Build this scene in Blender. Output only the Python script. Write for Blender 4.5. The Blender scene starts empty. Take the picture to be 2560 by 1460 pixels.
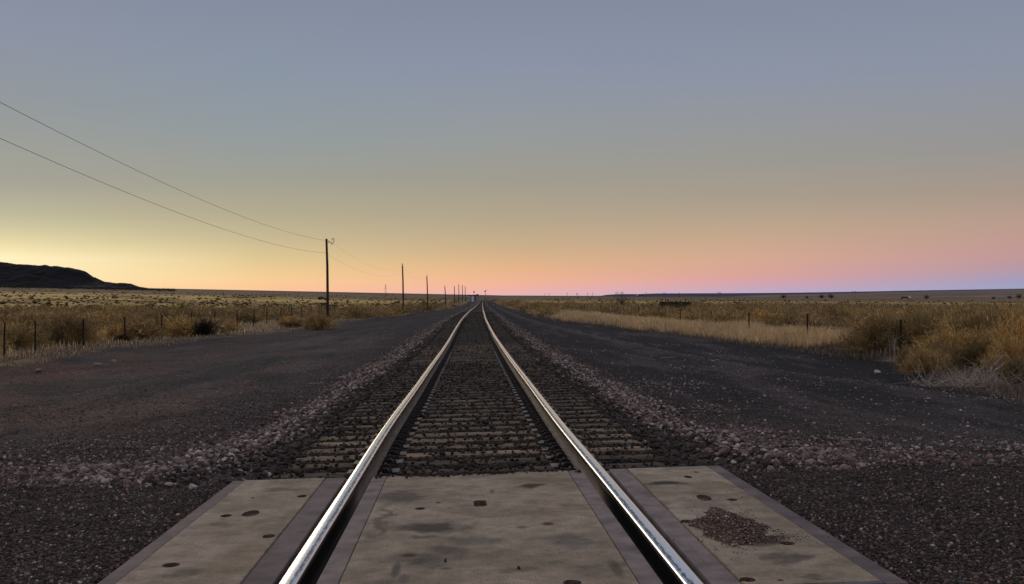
import bpy, bmesh, math, random
import numpy as np
from mathutils import Vector, Matrix
random.seed(7)
RNG = np.random.default_rng(11)
SC = bpy.context.scene
COL = SC.collection

# ------------------------------------------------------------------ camera
F = 2800.0                       # focal length in pixels of the 2560 px wide photograph
CZ = 1.09
HOR = 738.0
cam_d = bpy.data.cameras.new('camera'); cam = bpy.data.objects.new('camera', cam_d); COL.objects.link(cam)
cam_d.sensor_width = 36; cam_d.lens = F / 2560 * 36; cam_d.clip_start = 0.05; cam_d.clip_end = 40000
cam.location = (0, 0, CZ); cam.rotation_euler = (math.radians(90) + math.atan((HOR - 730) / F), 0, 0)
SC.camera = cam

def at(px, py, d):               # a measured point: image column, image row, distance -> place
    return Vector(((px - 1280) / F * d, d, CZ - (py - HOR) / F * d))

# ------------------------------------------------------------------ object helpers
def tag(o, label=None, cat=None, group=None, kind=None):
    if label: o['label'] = label
    if cat: o['category'] = cat
    if group: o['group'] = group
    if kind: o['kind'] = kind
    return o

def empty(name, loc=(0, 0, 0), rz=0.0):
    o = bpy.data.objects.new(name, None); COL.objects.link(o)
    o.location = loc; o.rotation_euler = (0, 0, rz); o.empty_display_size = .2
    return o

def link(name, me, parent=None, loc=None):
    o = bpy.data.objects.new(name, me); COL.objects.link(o)
    if parent: o.parent = parent
    if loc is not None: o.location = loc
    return o

def np_me(name, V, Fc, mats, tint=None, smooth=False, midx=None):
    """V (n,3); Fc (m,k) array or list of such arrays; tint (n,3) linear colours on vertices"""
    V = np.asarray(V, np.float32)
    if not isinstance(Fc, list): Fc = [Fc]
    Fc = [np.asarray(f, np.int32) for f in Fc if len(f)]
    me = bpy.data.meshes.new(name)
    me.vertices.add(len(V)); me.vertices.foreach_set('co', V.ravel())
    nl = sum(f.size for f in Fc); nf = sum(len(f) for f in Fc)
    me.loops.add(nl); me.polygons.add(nf)
    me.loops.foreach_set('vertex_index', np.concatenate([f.ravel() for f in Fc]))
    tot = np.concatenate([np.full(len(f), f.shape[1], np.int32) for f in Fc])
    st = np.zeros(nf, np.int32); st[1:] = np.cumsum(tot)[:-1]
    me.polygons.foreach_set('loop_start', st); me.polygons.foreach_set('loop_total', tot)
    if smooth: me.polygons.foreach_set('use_smooth', np.ones(nf, bool))
    if midx is not None: me.polygons.foreach_set('material_index', np.asarray(midx, np.int32))
    me.update(calc_edges=True)
    if not isinstance(mats, (list, tuple)): mats = [mats]
    for m in mats: me.materials.append(m)
    if tint is not None:
        a = me.color_attributes.new('tint', 'FLOAT_COLOR', 'POINT')
        c = np.ones((len(V), 4), np.float32); c[:, :3] = tint
        a.data.foreach_set('color', c.ravel())
    return me

class MB:                        # collects boxes, tubes and solids for one mesh object
    def __init__(s): s.V = []; s.F = []; s.n = 0
    def add(s, V, F):
        s.V += [tuple(v) for v in V]; s.F += [tuple(i + s.n for i in f) for f in F]; s.n += len(V)
    def box(s, a, b, M=None):
        x0, y0, z0 = a; x1, y1, z1 = b
        V = [(x0,y0,z0),(x1,y0,z0),(x1,y1,z0),(x0,y1,z0),(x0,y0,z1),(x1,y0,z1),(x1,y1,z1),(x0,y1,z1)]
        if M is not None: V = [M @ Vector(v) for v in V]
        s.add(V, [(0,3,2,1),(4,5,6,7),(0,1,5,4),(1,2,6,5),(2,3,7,6),(3,0,4,7)])
    def tube(s, pts, r, seg=6, caps=True):
        pts = [Vector(p) for p in pts]; n = len(pts)
        rr = r if isinstance(r, (list, tuple)) else [r] * n
        V = []; F = []
        for i, p in enumerate(pts):
            t = (pts[min(i+1, n-1)] - pts[max(i-1, 0)]).normalized()
            a = Vector((0,0,1)) if abs(t.z) < .9 else Vector((1,0,0))
            u = t.cross(a).normalized(); v = u.cross(t)
            for k in range(seg):
                an = 2*math.pi*k/seg
                V.append(p + (u*math.cos(an) + v*math.sin(an)) * rr[i])
        for i in range(n-1):
            for k in range(seg):
                F.append((i*seg+k, i*seg+(k+1)%seg, (i+1)*seg+(k+1)%seg, (i+1)*seg+k))
        if caps: F.append(tuple(range(seg))[::-1]); F.append(tuple((n-1)*seg+k for k in range(seg)))
        s.add(V, F)
    def prism(s, poly, y0, y1):  # poly in (x,z), extruded along y
        n = len(poly)
        V = [(x, y0, z) for x, z in poly] + [(x, y1, z) for x, z in poly]
        s.add(V, [tuple(range(n)), tuple(range(2*n-1, n-1, -1))] + [(i, n+i, n+(i+1)%n, (i+1)%n) for i in range(n)])
    def me(s, name, mat, bevel=0, smooth=False):
        me = bpy.data.meshes.new(name); me.from_pydata(s.V, [], s.F); me.materials.append(mat)
        bm = bmesh.new(); bm.from_mesh(me); bmesh.ops.recalc_face_normals(bm, faces=bm.faces)
        if bevel: bmesh.ops.bevel(bm, geom=list(bm.edges), offset=bevel, segments=2, affect='EDGES', profile=.6)
        if smooth:
            for f in bm.faces: f.smooth = True
        bm.to_mesh(me); bm.free(); me.update(); return me
    def build(s, name, mat, parent=None, bevel=0, smooth=False, loc=None):
        return link(name, s.me(name, mat, bevel, smooth), parent, loc)

# ------------------------------------------------------------------ noise
def _h(ix, iy, s):
    n = (ix * 374761393 + iy * 668265263 + s * 144269504) & 0xffffffff
    n = ((n ^ (n >> 13)) * 1274126177) & 0xffffffff
    return ((n ^ (n >> 16)) & 0xffff) / 65535.0
def vnoise(x, y, s=0):
    x = np.asarray(x, float); y = np.asarray(y, float)
    ix = np.floor(x).astype(np.int64); iy = np.floor(y).astype(np.int64)
    fx = x - ix; fy = y - iy; fx = fx*fx*(3-2*fx); fy = fy*fy*(3-2*fy)
    a = _h(ix, iy, s); b = _h(ix+1, iy, s); c = _h(ix, iy+1, s); d = _h(ix+1, iy+1, s)
    return (a*(1-fx)+b*fx)*(1-fy) + (c*(1-fx)+d*fx)*fy
def fbm(x, y, s=0, o=4):
    r = 0; a = .5; t = 0
    for i in range(o): r = r + a*vnoise(x*2**i, y*2**i, s+i*17); t += a; a *= .5
    return r / t
def sm(a, b, x):
    t = np.clip((np.asarray(x, float) - a) / (b - a), 0, 1); return t*t*(3-2*t)

# ------------------------------------------------------------------ track alignment and terrain
def curve(xs, ys):
    ls = np.log(np.array(xs) + 4.0); ys = np.array(ys, float)
    m = np.gradient(ys, ls)
    def f(d):
        l = np.log(np.maximum(np.asarray(d, float), -3) + 4.0); l = np.clip(l, ls[0], ls[-1])
        i = np.clip(np.searchsorted(ls, l) - 1, 0, len(ls)-2)
        h = ls[i+1]-ls[i]; t = (l-ls[i])/h
        return (2*t**3-3*t**2+1)*ys[i] + (t**3-2*t**2+t)*h*m[i] + (-2*t**3+3*t**2)*ys[i+1] + (t**3-t**2)*h*m[i+1]
    return f
XC = curve([0, 4.25, 6.8, 9.04, 17.2, 36.6, 66, 120, 248, 434, 700, 1500, 3000], [.09, -.097, -.208, -.307, -.60, -1.28, -2.26, -3.81, -7.26, -12.1, -19, -40, -80])
HR = curve([0, 4.25, 6.8, 9.04, 17.2, 36.6, 66, 120, 180, 248, 434, 700, 1500, 3000], [1.03, 1.063, 1.090, 1.115, 1.215, 1.39, 1.465, 1.68, 2.03, 2.38, 2.88, 3.05, 3.2, 2.9])
ZR = lambda d: CZ - HR(d)
CANT = lambda d: .025 * (1 - sm(25, 90, d))
L_EDGE = lambda d: np.interp(d, [10, 30, 50, 62, 80, 137, 300, 800], [-19, -16.0, -14.5, -13.2, -11.5, -9.5, -7, -6]) + 1.6*(vnoise(np.asarray(d)*.21, np.asarray(d)*0., 301)-.5) + 1.0*(vnoise(np.asarray(d)*.7, np.asarray(d)*0., 302)-.5)
R_EDGE = lambda d: np.interp(d, [10, 22, 30, 39, 48, 57, 73, 99, 228, 800], [10.5, 11.0, 12.6, 14.2, 13.8, 13.0, 11.0, 7.6, 7.4, 6]) + 1.0*(vnoise(np.asarray(d)*.25, np.asarray(d)*0., 303)-.5)
WIND = lambda d: np.interp(d, [20, 28, 33, 40.6, 62, 100], [12, 9.5, 8.2, 7.3, 5.8, 4.6])

def terrain(x, y):
    x = np.asarray(x, float); y = np.asarray(y, float)
    u = x - XC(y); au = np.abs(u); zr = ZR(y)
    cant = CANT(y) * np.clip(u, -3, 3)
    road = zr - .035 - .015*np.maximum(au-2, 0) + cant
    drop = .14 + .42*sm(8, 16, y)
    bed = zr - .225 + cant
    sh = sm(1.50, 3.0, au)
    side = zr - .06 - drop - .012*np.clip(au-3, 0, 10) + cant*(1-sm(2, 5, au))
    prof = bed*(1-sh) + side*sh
    field = np.minimum(-1.24 - .0010*np.clip(y-30, 0, 80), zr - .75)
    field = field + .0205*np.clip(-x-60, 0, 4000)*sm(60, 200, -x) - .006*np.clip(x-60, 0, 500)
    we = sm(4.0, 13.0, au)
    prof = prof*(1-we) + field*we
    wr = sm(7.0, 9.5, y + .35*(vnoise(x*.8, y*.8, 5)-.5))
    wr = np.maximum(wr, sm(6.9, 6.99, y)*(1-sm(1.55, 2.6, au)))
    z = road*(1-wr) + prof*wr
    # lowered floor under the panels
    pan = (au < 1.44) & (y < 6.95)
    z = np.where(pan, zr - .27, z)
    out = sm(1.6, 3.2, au)
    z = z + out*wr*(.05*(fbm(x*.25, y*.25, 3)-.5)*2 + .035*(fbm(x*1.3, y*1.3, 9)-.5))*(1-sm(400, 900, y))
    z = z + out*(.014 + .022*wr)*(fbm(x*3.5, y*3.5, 12)-.5)
    for uu in (-4.6, -6.3, 4.4, 6.1): z = z - wr*.035*np.exp(-((u-uu-.5*(fbm(y*.05, y*0., 14)-.5)*3)/.22)**2)*(1-sm(90, 200, y))
    # tracks worn along the line, gravel windrow on the right, banks at the brush edge
    z = z + wr*.10*np.exp(-((u-WIND(y))/.35)**2)*(y > 18)
    z = z + wr*.16*np.exp(-((u-R_EDGE(y)-.6)/1.1)**2)*(fbm(x*.3, y*.12, 31)+.2)*(1-sm(200, 300, y))
    z = z + wr*.16*np.exp(-((u-L_EDGE(y)+.3)/1.2)**2)*(fbm(x*.3, y*.12, 33)+.1)*(1-sm(200, 300, y))
    return z
def gz(x, y): return float(terrain(np.array([x]), np.array([y]))[0])

# ------------------------------------------------------------------ materials
def nmat(name):
    m = bpy.data.materials.new(name); m.use_nodes = True
    nt = m.node_tree; b = nt.nodes['Principled BSDF']
    return m, nt, b
def N(nt, t, **k):
    n = nt.nodes.new(t)
    for a, v in k.items():
        if a.startswith('i_'): n.inputs[a[2:].replace('_', ' ')].default_value = v
        else: setattr(n, a, v)
    return n
def coords(nt, kind='Object', scale=(1, 1, 1)):
    tc = N(nt, 'ShaderNodeTexCoord'); mp = N(nt, 'ShaderNodeMapping'); mp.inputs['Scale'].default_value = scale
    nt.links.new(tc.outputs[kind], mp.inputs['Vector']); return mp.outputs['Vector']
def noise(nt, vec, scale, detail=4, rough=.55):
    n = N(nt, 'ShaderNodeTexNoise', i_Scale=scale, i_Detail=detail, i_Roughness=rough); nt.links.new(vec, n.inputs['Vector']); return n.outputs['Fac']
def ramp(nt, fac, stops, interp='LINEAR'):
    r = N(nt, 'ShaderNodeValToRGB'); cr = r.color_ramp; cr.interpolation = interp
    while len(cr.elements) < len(stops): cr.elements.new(.5)
    for e, (p, c) in zip(cr.elements, sorted(stops, key=lambda s: s[0])):
        e.position = p; e.color = (*c, 1) if len(c) == 3 else c
    nt.links.new(fac, r.inputs['Fac']); return r.outputs['Color']
def mix(nt, a, b, fac, mode='MIX'):
    m = N(nt, 'ShaderNodeMix', data_type='RGBA', blend_type=mode)
    for s, v in ((6, a), (7, b)):
        if isinstance(v, tuple): m.inputs[s].default_value = (*v, 1)
        else: nt.links.new(v, m.inputs[s])
    if isinstance(fac, (int, float)): m.inputs[0].default_value = fac
    else: nt.links.new(fac, m.inputs[0])
    return m.outputs[2]
def math_n(nt, op, a, b=None, clamp=False):
    m = N(nt, 'ShaderNodeMath', operation=op, use_clamp=clamp)
    for i, v in enumerate((a, b)):
        if v is None: continue
        if isinstance(v, (int, float)): m.inputs[i].default_value = v
        else: nt.links.new(v, m.inputs[i])
    return m.outputs[0]
def bump(nt, b, h, strength=.4, dist=.01):
    n = N(nt, 'ShaderNodeBump', i_Strength=strength, i_Distance=dist); nt.links.new(h, n.inputs['Height']); nt.links.new(n.outputs[0], b.inputs['Normal'])
def grey(v): return (v, v, v)

def mat_simple(name, c, rough=.8, metal=0, var=.35, scale=6, sc=(1,1,1), bmp=.3, dist=.01):
    m, nt, b = nmat(name)
    v = coords(nt, 'Object', sc)
    f = noise(nt, v, scale, 5)
    lo = tuple(x*(1-var) for x in c); hi = tuple(min(1, x*(1+var)) for x in c)
    nt.links.new(ramp(nt, f, [(.3, lo), (.7, hi)]), b.inputs['Base Color'])
    b.inputs['Roughness'].default_value = rough; b.inputs['Metallic'].default_value = metal
    bump(nt, b, f, bmp, dist)
    return m

def mat_tint(name, rough=.9, var=.3, scale=40, rand=.0, spec=.3, bmp=0):
    m, nt, b = nmat(name)
    a = N(nt, 'ShaderNodeAttribute', attribute_name='tint')
    f = noise(nt, coords(nt), scale, 3)
    c = mix(nt, a.outputs['Color'], ramp(nt, f, [(.3, grey(1-var)), (.7, grey(1+var))]), 1.0, 'MULTIPLY')
    if rand:
        oi = N(nt, 'ShaderNodeObjectInfo')
        c = mix(nt, c, ramp(nt, oi.outputs['Random'], [(0, (1-rand, 1-rand, 1-rand)), (.5, (1, 1, 1)), (1, (1+rand, 1+rand*.8, 1+rand*.5))]), 1.0, 'MULTIPLY')
    nt.links.new(c, b.inputs['Base Color'])
    b.inputs['Roughness'].default_value = rough; b.inputs['Specular IOR Level'].default_value = spec
    if bmp: bump(nt, b, f, bmp, .005)
    return m

# ground: painted zones (tint) x gravel and streak textures
def make_ground_mat():
    m, nt, b = nmat('ground_soil')
    a = N(nt, 'ShaderNodeAttribute', attribute_name='tint')
    obj = coords(nt)
    big = noise(nt, obj, .35, 5); mid = noise(nt, obj, 3.0, 5, .6); fine = noise(nt, obj, 38, 4, .7)
    vor = N(nt, 'ShaderNodeTexVoronoi', i_Scale=34.0); nt.links.new(obj, vor.inputs['Vector'])
    peb = ramp(nt, vor.outputs['Color'], [(0, grey(.55)), (.5, grey(1.0)), (.80, grey(1.6)), (1, grey(4.0))])
    c = mix(nt, a.outputs['Color'], ramp(nt, big, [(.25, grey(.75)), (.75, grey(1.25))]), 1, 'MULTIPLY')
    c = mix(nt, c, ramp(nt, mid, [(.25, grey(.55)), (.75, grey(1.5))]), 1, 'MULTIPLY')
    m2 = noise(nt, obj, 13, 5, .7)
    c = mix(nt, c, ramp(nt, m2, [(.32, grey(.45)), (.5, grey(1)), (.68, grey(1.9))]), 1, 'MULTIPLY')
    c = mix(nt, c, ramp(nt, fine, [(.25, grey(.45)), (.75, grey(1.6))]), 1, 'MULTIPLY')
    # gravel cells only where the ground is gravel (alpha-like mask in attribute 'grav')
    g = N(nt, 'ShaderNodeAttribute', attribute_name='grav')
    c = mix(nt, c, mix(nt, c, peb, 1, 'MULTIPLY'), g.outputs['Fac'])
    # patchy bands of the open plain, long across the view of the plain
    far = coords(nt, 'Object', (.0035, .014, 1)); fn = noise(nt, far, 1.0, 6, .6)
    p = N(nt, 'ShaderNodeAttribute', attribute_name='plain')
    band = ramp(nt, fn, [(.34, (.20, .16, .14)), (.43, (.60, .52, .45)), (.49, (1.05, 1.0, .95)), (.75, (1.25, 1.22, 1.1))])
    c = mix(nt, c, mix(nt, c, band, 1, 'MULTIPLY'), p.outputs['Fac'])
    nt.links.new(c, b.inputs['Base Color'])
    b.inputs['Roughness'].default_value = .95; b.inputs['Specular IOR Level'].default_value = .2
    h = math_n(nt, 'ADD', fine, math_n(nt, 'MULTIPLY', vor.outputs['Distance'], .8))
    bump(nt, b, h, 1.0, .022)
    return m

M_GROUND = make_ground_mat()
M_STONE = mat_tint('stone', .85, .22, 60, bmp=.5)
M_GRASS = mat_tint('dry_grass', .8, .2, 3)
M_BRUSH = mat_tint('brush_twigs', .85, .25, 2.5, rand=.48, spec=.15)
M_BRUSHF = mat_tint('brush_twigs_far', .85, .3, .5, spec=.15)
M_TIE = None
def make_wood(name, a, bcol, sc=(1.5, 22, 22)):
    m, nt, b = nmat(name)
    oi = N(nt, 'ShaderNodeObjectInfo'); tc = N(nt, 'ShaderNodeTexCoord')
    ad = N(nt, 'ShaderNodeVectorMath', operation='ADD'); sc2 = N(nt, 'ShaderNodeVectorMath', operation='SCALE')
    nt.links.new(oi.outputs['Location'], sc2.inputs[0]); sc2.inputs['Scale'].default_value = 3.7
    nt.links.new(tc.outputs['Object'], ad.inputs[0]); nt.links.new(sc2.outputs[0], ad.inputs[1])
    mp = N(nt, 'ShaderNodeMapping'); mp.inputs['Scale'].default_value = sc; nt.links.new(ad.outputs[0], mp.inputs['Vector'])
    f = noise(nt, mp.outputs[0], 1.6, 7, .65); g = noise(nt, ad.outputs[0], 1.3, 3)
    c = ramp(nt, f, [(.32, tuple(x*.25 for x in a)), (.44, a), (.56, bcol), (.75, tuple(min(1, x*1.35) for x in bcol))])
    c = mix(nt, c, ramp(nt, g, [(.3, grey(.5)), (.7, grey(1.2))]), 1, 'MULTIPLY')
    c = mix(nt, c, ramp(nt, oi.outputs['Random'], [(0, grey(.45)), (1, grey(1.2))]), 1, 'MULTIPLY')
    c = mix(nt, c, oi.outputs['Color'], 1, 'MULTIPLY')
    nt.links.new(c, b.inputs['Base Color']); b.inputs['Roughness'].default_value = .9
    bump(nt, b, f, .8, .012); return m
M_TIE = make_wood('weathered_tie_wood', (.15, .11, .075), (.40, .295, .195))
M_POLE = make_wood('pole_wood', (.045, .022, .014), (.09, .045, .028), (20, 20, 1.2))
M_PLANK = make_wood('corral_plank', (.03, .026, .022), (.07, .06, .045), (1, 8, 14))
M_RUST = mat_simple('rusty_steel', (.15, .092, .060), .75, .0, .45, 9, (1, .4, 3), .4, .004)
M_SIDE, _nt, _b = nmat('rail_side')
_f = noise(_nt, coords(_nt, 'Object', (1, .3, 3)), 9, 5); _g = N(_nt, 'ShaderNodeAttribute', attribute_name='gap_shade')
_nt.links.new(mix(_nt, ramp(_nt, _f, [(.3, (.10, .062, .042)), (.7, (.24, .165, .11))]), (.012, .010, .009), _g.outputs['Fac']), _b.inputs['Base Color']); _b.inputs['Roughness'].default_value = .7; bump(_nt, _b, _f, .4, .004)  # rail sides turn near black in the crossing: flangeway shade painted in
M_DARKST = mat_simple('dark_rusty_steel', (.035, .026, .022), .7, .3, .5, 20)
M_PLATE = mat_simple('tie_plate_steel', (.20, .17, .15), .6, .3, .5, 18)
M_POST = mat_simple('fence_post_steel', (.014, .011, .011), .8, .2, .4, 8)
M_WIRE = mat_simple('wire', (.06, .055, .055), .6, .4, .2, 3)
M_WHITE = mat_simple('white_paint', (.78, .77, .74), .5, 0, .1, 3)
M_BLUEP = mat_simple('dark_blue_paint', (.03, .055, .11), .35, .2, .2, 3)
M_GLASS = mat_simple('dark_glass', (.02, .022, .028), .12, 0, .1, 2)
M_TYRE = mat_simple('tyre_rubber', (.02, .02, .02), .9, 0, .2, 6)
M_TOWER = mat_simple('tower_steel', (.10, .085, .09), .7, .2, .2, 2)
M_SIDING = mat_simple('pale_siding', (.30, .27, .26), .8, 0, .3, 2)
M_ROOF = mat_simple('dark_roof', (.05, .035, .035), .8, 0, .3, 2)
M_SIGN = mat_simple('sign_face', (.6, .68, .62), .5, 0, .1, 3)
M_BLACK = mat_simple('black_paint', (.02, .02, .022), .6, 0, .2, 3)
M_DEAD = mat_simple('dead_wood', (.50, .41, .34), .9, 0, .35, 12, (1, 1, 1), .4)
M_GREY = mat_simple('rubber_flange', (.150, .105, .100), .75, 0, .5, 5, (1, 1, 1), .35, .004)
M_GREY2 = mat_simple('scuffed_flange', (.235, .180, .165), .8, 0, .45, 6, (1, 1, 1), .35, .004)
M_EDGE = mat_simple('edge_steel', (.11, .10, .115), .55, .25, .35, 7, (1, 1, 1), .3, .003)

def make_rail_head():
    m, nt, b = nmat('polished_rail')
    g = coords(nt, 'Object', (1, .02, 1)); st = noise(nt, g, 95, 4, .6)
    g2 = coords(nt, 'Object', (1, .5, 1)); blot = noise(nt, g2, 24, 5, .7)
    a = N(nt, 'ShaderNodeAttribute', attribute_name='inner')        # 1 towards the gauge corner
    wob = math_n(nt, 'MULTIPLY', math_n(nt, 'SUBTRACT', noise(nt, coords(nt, 'Object', (1, .25, 1)), 60, 6, .75), .5), .55)
    band = math_n(nt, 'ADD', a.outputs['Fac'], wob)
    bandm = ramp(nt, band, [(.60, (0, 0, 0)), (.70, (1, 1, 1)), (.82, (.9, .9, .9)), (.9, (0, 0, 0))])
    c = mix(nt, (.97, .97, .98), (.78, .78, .80), st)
    c = mix(nt, c, (.10, .09, .10), math_n(nt, 'MULTIPLY', bandm, ramp(nt, blot, [(.3, (0, 0, 0)), (.5, (1, 1, 1))])))
    nt.links.new(c, b.inputs['Base Color']); b.inputs['Metallic'].default_value = 1.0
    r = math_n(nt, 'ADD', math_n(nt, 'MULTIPLY', st, .08), .13)
    r = math_n(nt, 'ADD', r, math_n(nt, 'MULTIPLY', bandm, .25))
    nt.links.new(r, b.inputs['Roughness'])
    return m
M_HEAD = make_rail_head()

def make_concrete(name, base, stains, cracks=()):
    """stains: (x, y, rx, ry, strength, colour) in the panel's own metres"""
    m, nt, b = nmat(name)
    v = coords(nt)
    big = noise(nt, v, 1.6, 6, .6); mid = noise(nt, v, 9, 5, .65); fine = noise(nt, v, 160, 3, .6)
    brush = noise(nt, coords(nt, 'Object', (1, .02, 1)), 210, 2)
    c = ramp(nt, big, [(.33, (.20, .165, .12)), (.44, (.37, .285, .205)), (.54, base), (.70, (.56, .46, .36))])
    tone = noise(nt, v, .9, 3, .5)
    c = mix(nt, c, mix(nt, c, (.86, .88, .84), 1, 'MULTIPLY'), ramp(nt, tone, [(.42, (0, 0, 0)), (.58, (1, 1, 1))]))
    agg = noise(nt, v, 75, 4, .8)
    c = mix(nt, c, ramp(nt, agg, [(.34, grey(.45)), (.44, grey(1)), (.60, grey(1)), (.70, grey(1.7))]), 1, 'MULTIPLY')
    c = mix(nt, c, ramp(nt, mid, [(.32, grey(.68)), (.58, grey(1.08))]), 1, 'MULTIPLY')
    c = mix(nt, c, ramp(nt, fine, [(.3, grey(.70)), (.65, grey(1.2))]), 1, 'MULTIPLY')
    c = mix(nt, c, ramp(nt, brush, [(.3, grey(.92)), (.7, grey(1.06))]), 1, 'MULTIPLY')
    pv = N(nt, 'ShaderNodeTexVoronoi', i_Scale=26.0); nt.links.new(v, pv.inputs['Vector'])
    c = mix(nt, c, ramp(nt, pv.outputs['Distance'], [(.03, grey(.45)), (.08, grey(1))]), ramp(nt, big, [(.42, (0,0,0)), (.55, (1,1,1))]), 'MULTIPLY')
    dn = N(nt, 'ShaderNodeTexNoise', i_Scale=5.0, i_Detail=5.0, i_Roughness=.65); nt.links.new(v, dn.inputs['Vector'])
    sub = N(nt, 'ShaderNodeVectorMath', operation='SUBTRACT'); nt.links.new(dn.outputs['Color'], sub.inputs[0]); sub.inputs[1].default_value = (.5, .5, .5)
    scl = N(nt, 'ShaderNodeVectorMath', operation='SCALE'); nt.links.new(sub.outputs[0], scl.inputs[0]); scl.inputs['Scale'].default_value = .34
    add = N(nt, 'ShaderNodeVectorMath', operation='ADD'); nt.links.new(v, add.inputs[0]); nt.links.new(scl.outputs[0], add.inputs[1])
    for (x, y, rx, ry, st, col) in stains:
        mp = N(nt, 'ShaderNodeMapping', vector_type='TEXTURE'); mp.inputs['Location'].default_value = (x, y, 0); mp.inputs['Scale'].default_value = (rx, ry, 8)
        nt.links.new(add.outputs[0] if rx > .045 else v, mp.inputs['Vector'])
        ln = N(nt, 'ShaderNodeVectorMath', operation='LENGTH'); nt.links.new(mp.outputs[0], ln.inputs[0])
        f = ramp(nt, ln.outputs['Value'], [(.45, grey(min(1, st*1.15))), (1, grey(0))])
        c = mix(nt, c, col, f)
    nt.links.new(c, b.inputs['Base Color']); b.inputs['Roughness'].default_value = .88; b.inputs['Specular IOR Level'].default_value = .3
    bump(nt, b, math_n(nt, 'ADD', fine, math_n(nt, 'MULTIPLY', mid, 2)), .35, .004)
    return m

# ------------------------------------------------------------------ sky and light
def s2l(c):
    return tuple(((v/255)/12.92 if v <= 10 else (((v/255)+.055)/1.055)**2.4) for v in c)
def make_world():
    w = bpy.data.worlds.new('World'); SC.world = w; w.use_nodes = True
    nt = w.node_tree; bg = nt.nodes['Background']
    tc = N(nt, 'ShaderNodeTexCoord'); sp = N(nt, 'ShaderNodeSeparateXYZ'); nt.links.new(tc.outputs['Generated'], sp.inputs[0])
    x, y, z = sp.outputs
    rad = math_n(nt, 'SQRT', math_n(nt, 'ADD', math_n(nt, 'MULTIPLY', x, x), math_n(nt, 'MULTIPLY', y, y)))
    t = math_n(nt, 'ARCTAN2', z, rad)  #                     # elevation, radians
    az = math_n(nt, 'ARCTAN2', x, y)                       # bearing from straight ahead, right positive
    pos = math_n(nt, 'MULTIPLY', t, .64, True)
    cols = {
     -.42: [(0,(0,0,0)),(130,(138,146,164)),(290,(144,151,156)),(400,(154,157,151)),(480,(162,161,149)),(550,(186,181,154)),(590,(208,200,161)),(622,(232,219,170)),(652,(255,240,192)),(700,(255,236,185)),(738,(255,215,150))],
     -.22: [(0,(0,0,0)),(200,(138,149,165)),(350,(146,155,158)),(450,(158,158,148)),(540,(178,170,142)),(600,(198,184,147)),(660,(226,200,147)),(700,(247,205,150)),(738,(253,192,156))],
     .0:   [(0,(0,0,0)),(150,(138,147,167)),(350,(150,154,154)),(450,(160,155,142)),(550,(180,165,140)),(620,(203,174,138)),(670,(228,180,138)),(705,(241,180,150)),(725,(238,178,165)),(738,(226,180,182))],
     .22:  [(0,(0,0,0)),(200,(140,148,165)),(400,(154,152,146)),(500,(168,156,140)),(580,(192,166,140)),(650,(213,168,146)),(695,(217,161,156)),(718,(202,165,185)),(738,(180,172,200))],
     .43:  [(0,(0,0,0)),(200,(139,147,164)),(400,(151,149,147)),(500,(167,151,138)),(580,(187,156,142)),(640,(194,152,150)),(680,(182,152,166)),(705,(160,157,188)),(738,(150,166,200))],
    }
    prev = None; pa = None
    for a in sorted(cols):
        st = []
        for (py, c) in cols[a]:
            if py == 0: c = (131, 140, 159)
            st.append((min(1, math.atan((HOR-py)/F)*.64), s2l(c)))
        st.append((.35*.64, (.25, .31, .44))); st.append((.55*.64, (.31, .35, .46))); st.append((.95*.64, (.31, .285, .28))); st.append((1.0, (.31, .265, .24)))
        col = ramp(nt, pos, st)
        if prev is None: prev = col; pa = a; first = col
        else:
            mr = N(nt, 'ShaderNodeMapRange', clamp=True); nt.links.new(az, mr.inputs[0]); mr.inputs[1].default_value = pa; mr.inputs[2].default_value = a
            prev = mix(nt, prev, col, mr.outputs[0]); pa = a; last = col
    # behind the camera the dusk colours of both ends meet
    mr = N(nt, 'ShaderNodeMapRange', clamp=True); nt.links.new(az, mr.inputs[0]); mr.inputs[1].default_value = -1.6; mr.inputs[2].default_value = -3.1
    sky = mix(nt, prev, last, mr.outputs[0])
    ns = N(nt, 'ShaderNodeTexSky', sky_type='NISHITA', sun_disc=False)
    ns.sun_elevation = math.radians(5); ns.sun_rotation = math.radians(-26)
    sky = mix(nt, sky, ns.outputs[0], .0005, 'ADD')
    nt.links.new(sky, bg.inputs['Color']); bg.inputs['Strength'].default_value = 1.0
make_world()
sd = bpy.data.lights.new('sun', 'SUN'); sun = bpy.data.objects.new('sun', sd); COL.objects.link(sun)
sd.energy = .55; sd.angle = math.radians(27); sd.color = (1.0, .80, .58)
_a = math.radians(-23); _e = math.radians(1.8)
sun.rotation_euler = Vector((math.sin(_a)*math.cos(_e), math.cos(_a)*math.cos(_e), math.sin(_e))).to_track_quat('Z', 'Y').to_euler()
vs = SC.view_settings; vs.view_transform = 'Standard'; vs.look = 'None'; vs.exposure = 0; vs.gamma = 1; vs.use_curve_mapping = False

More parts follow.
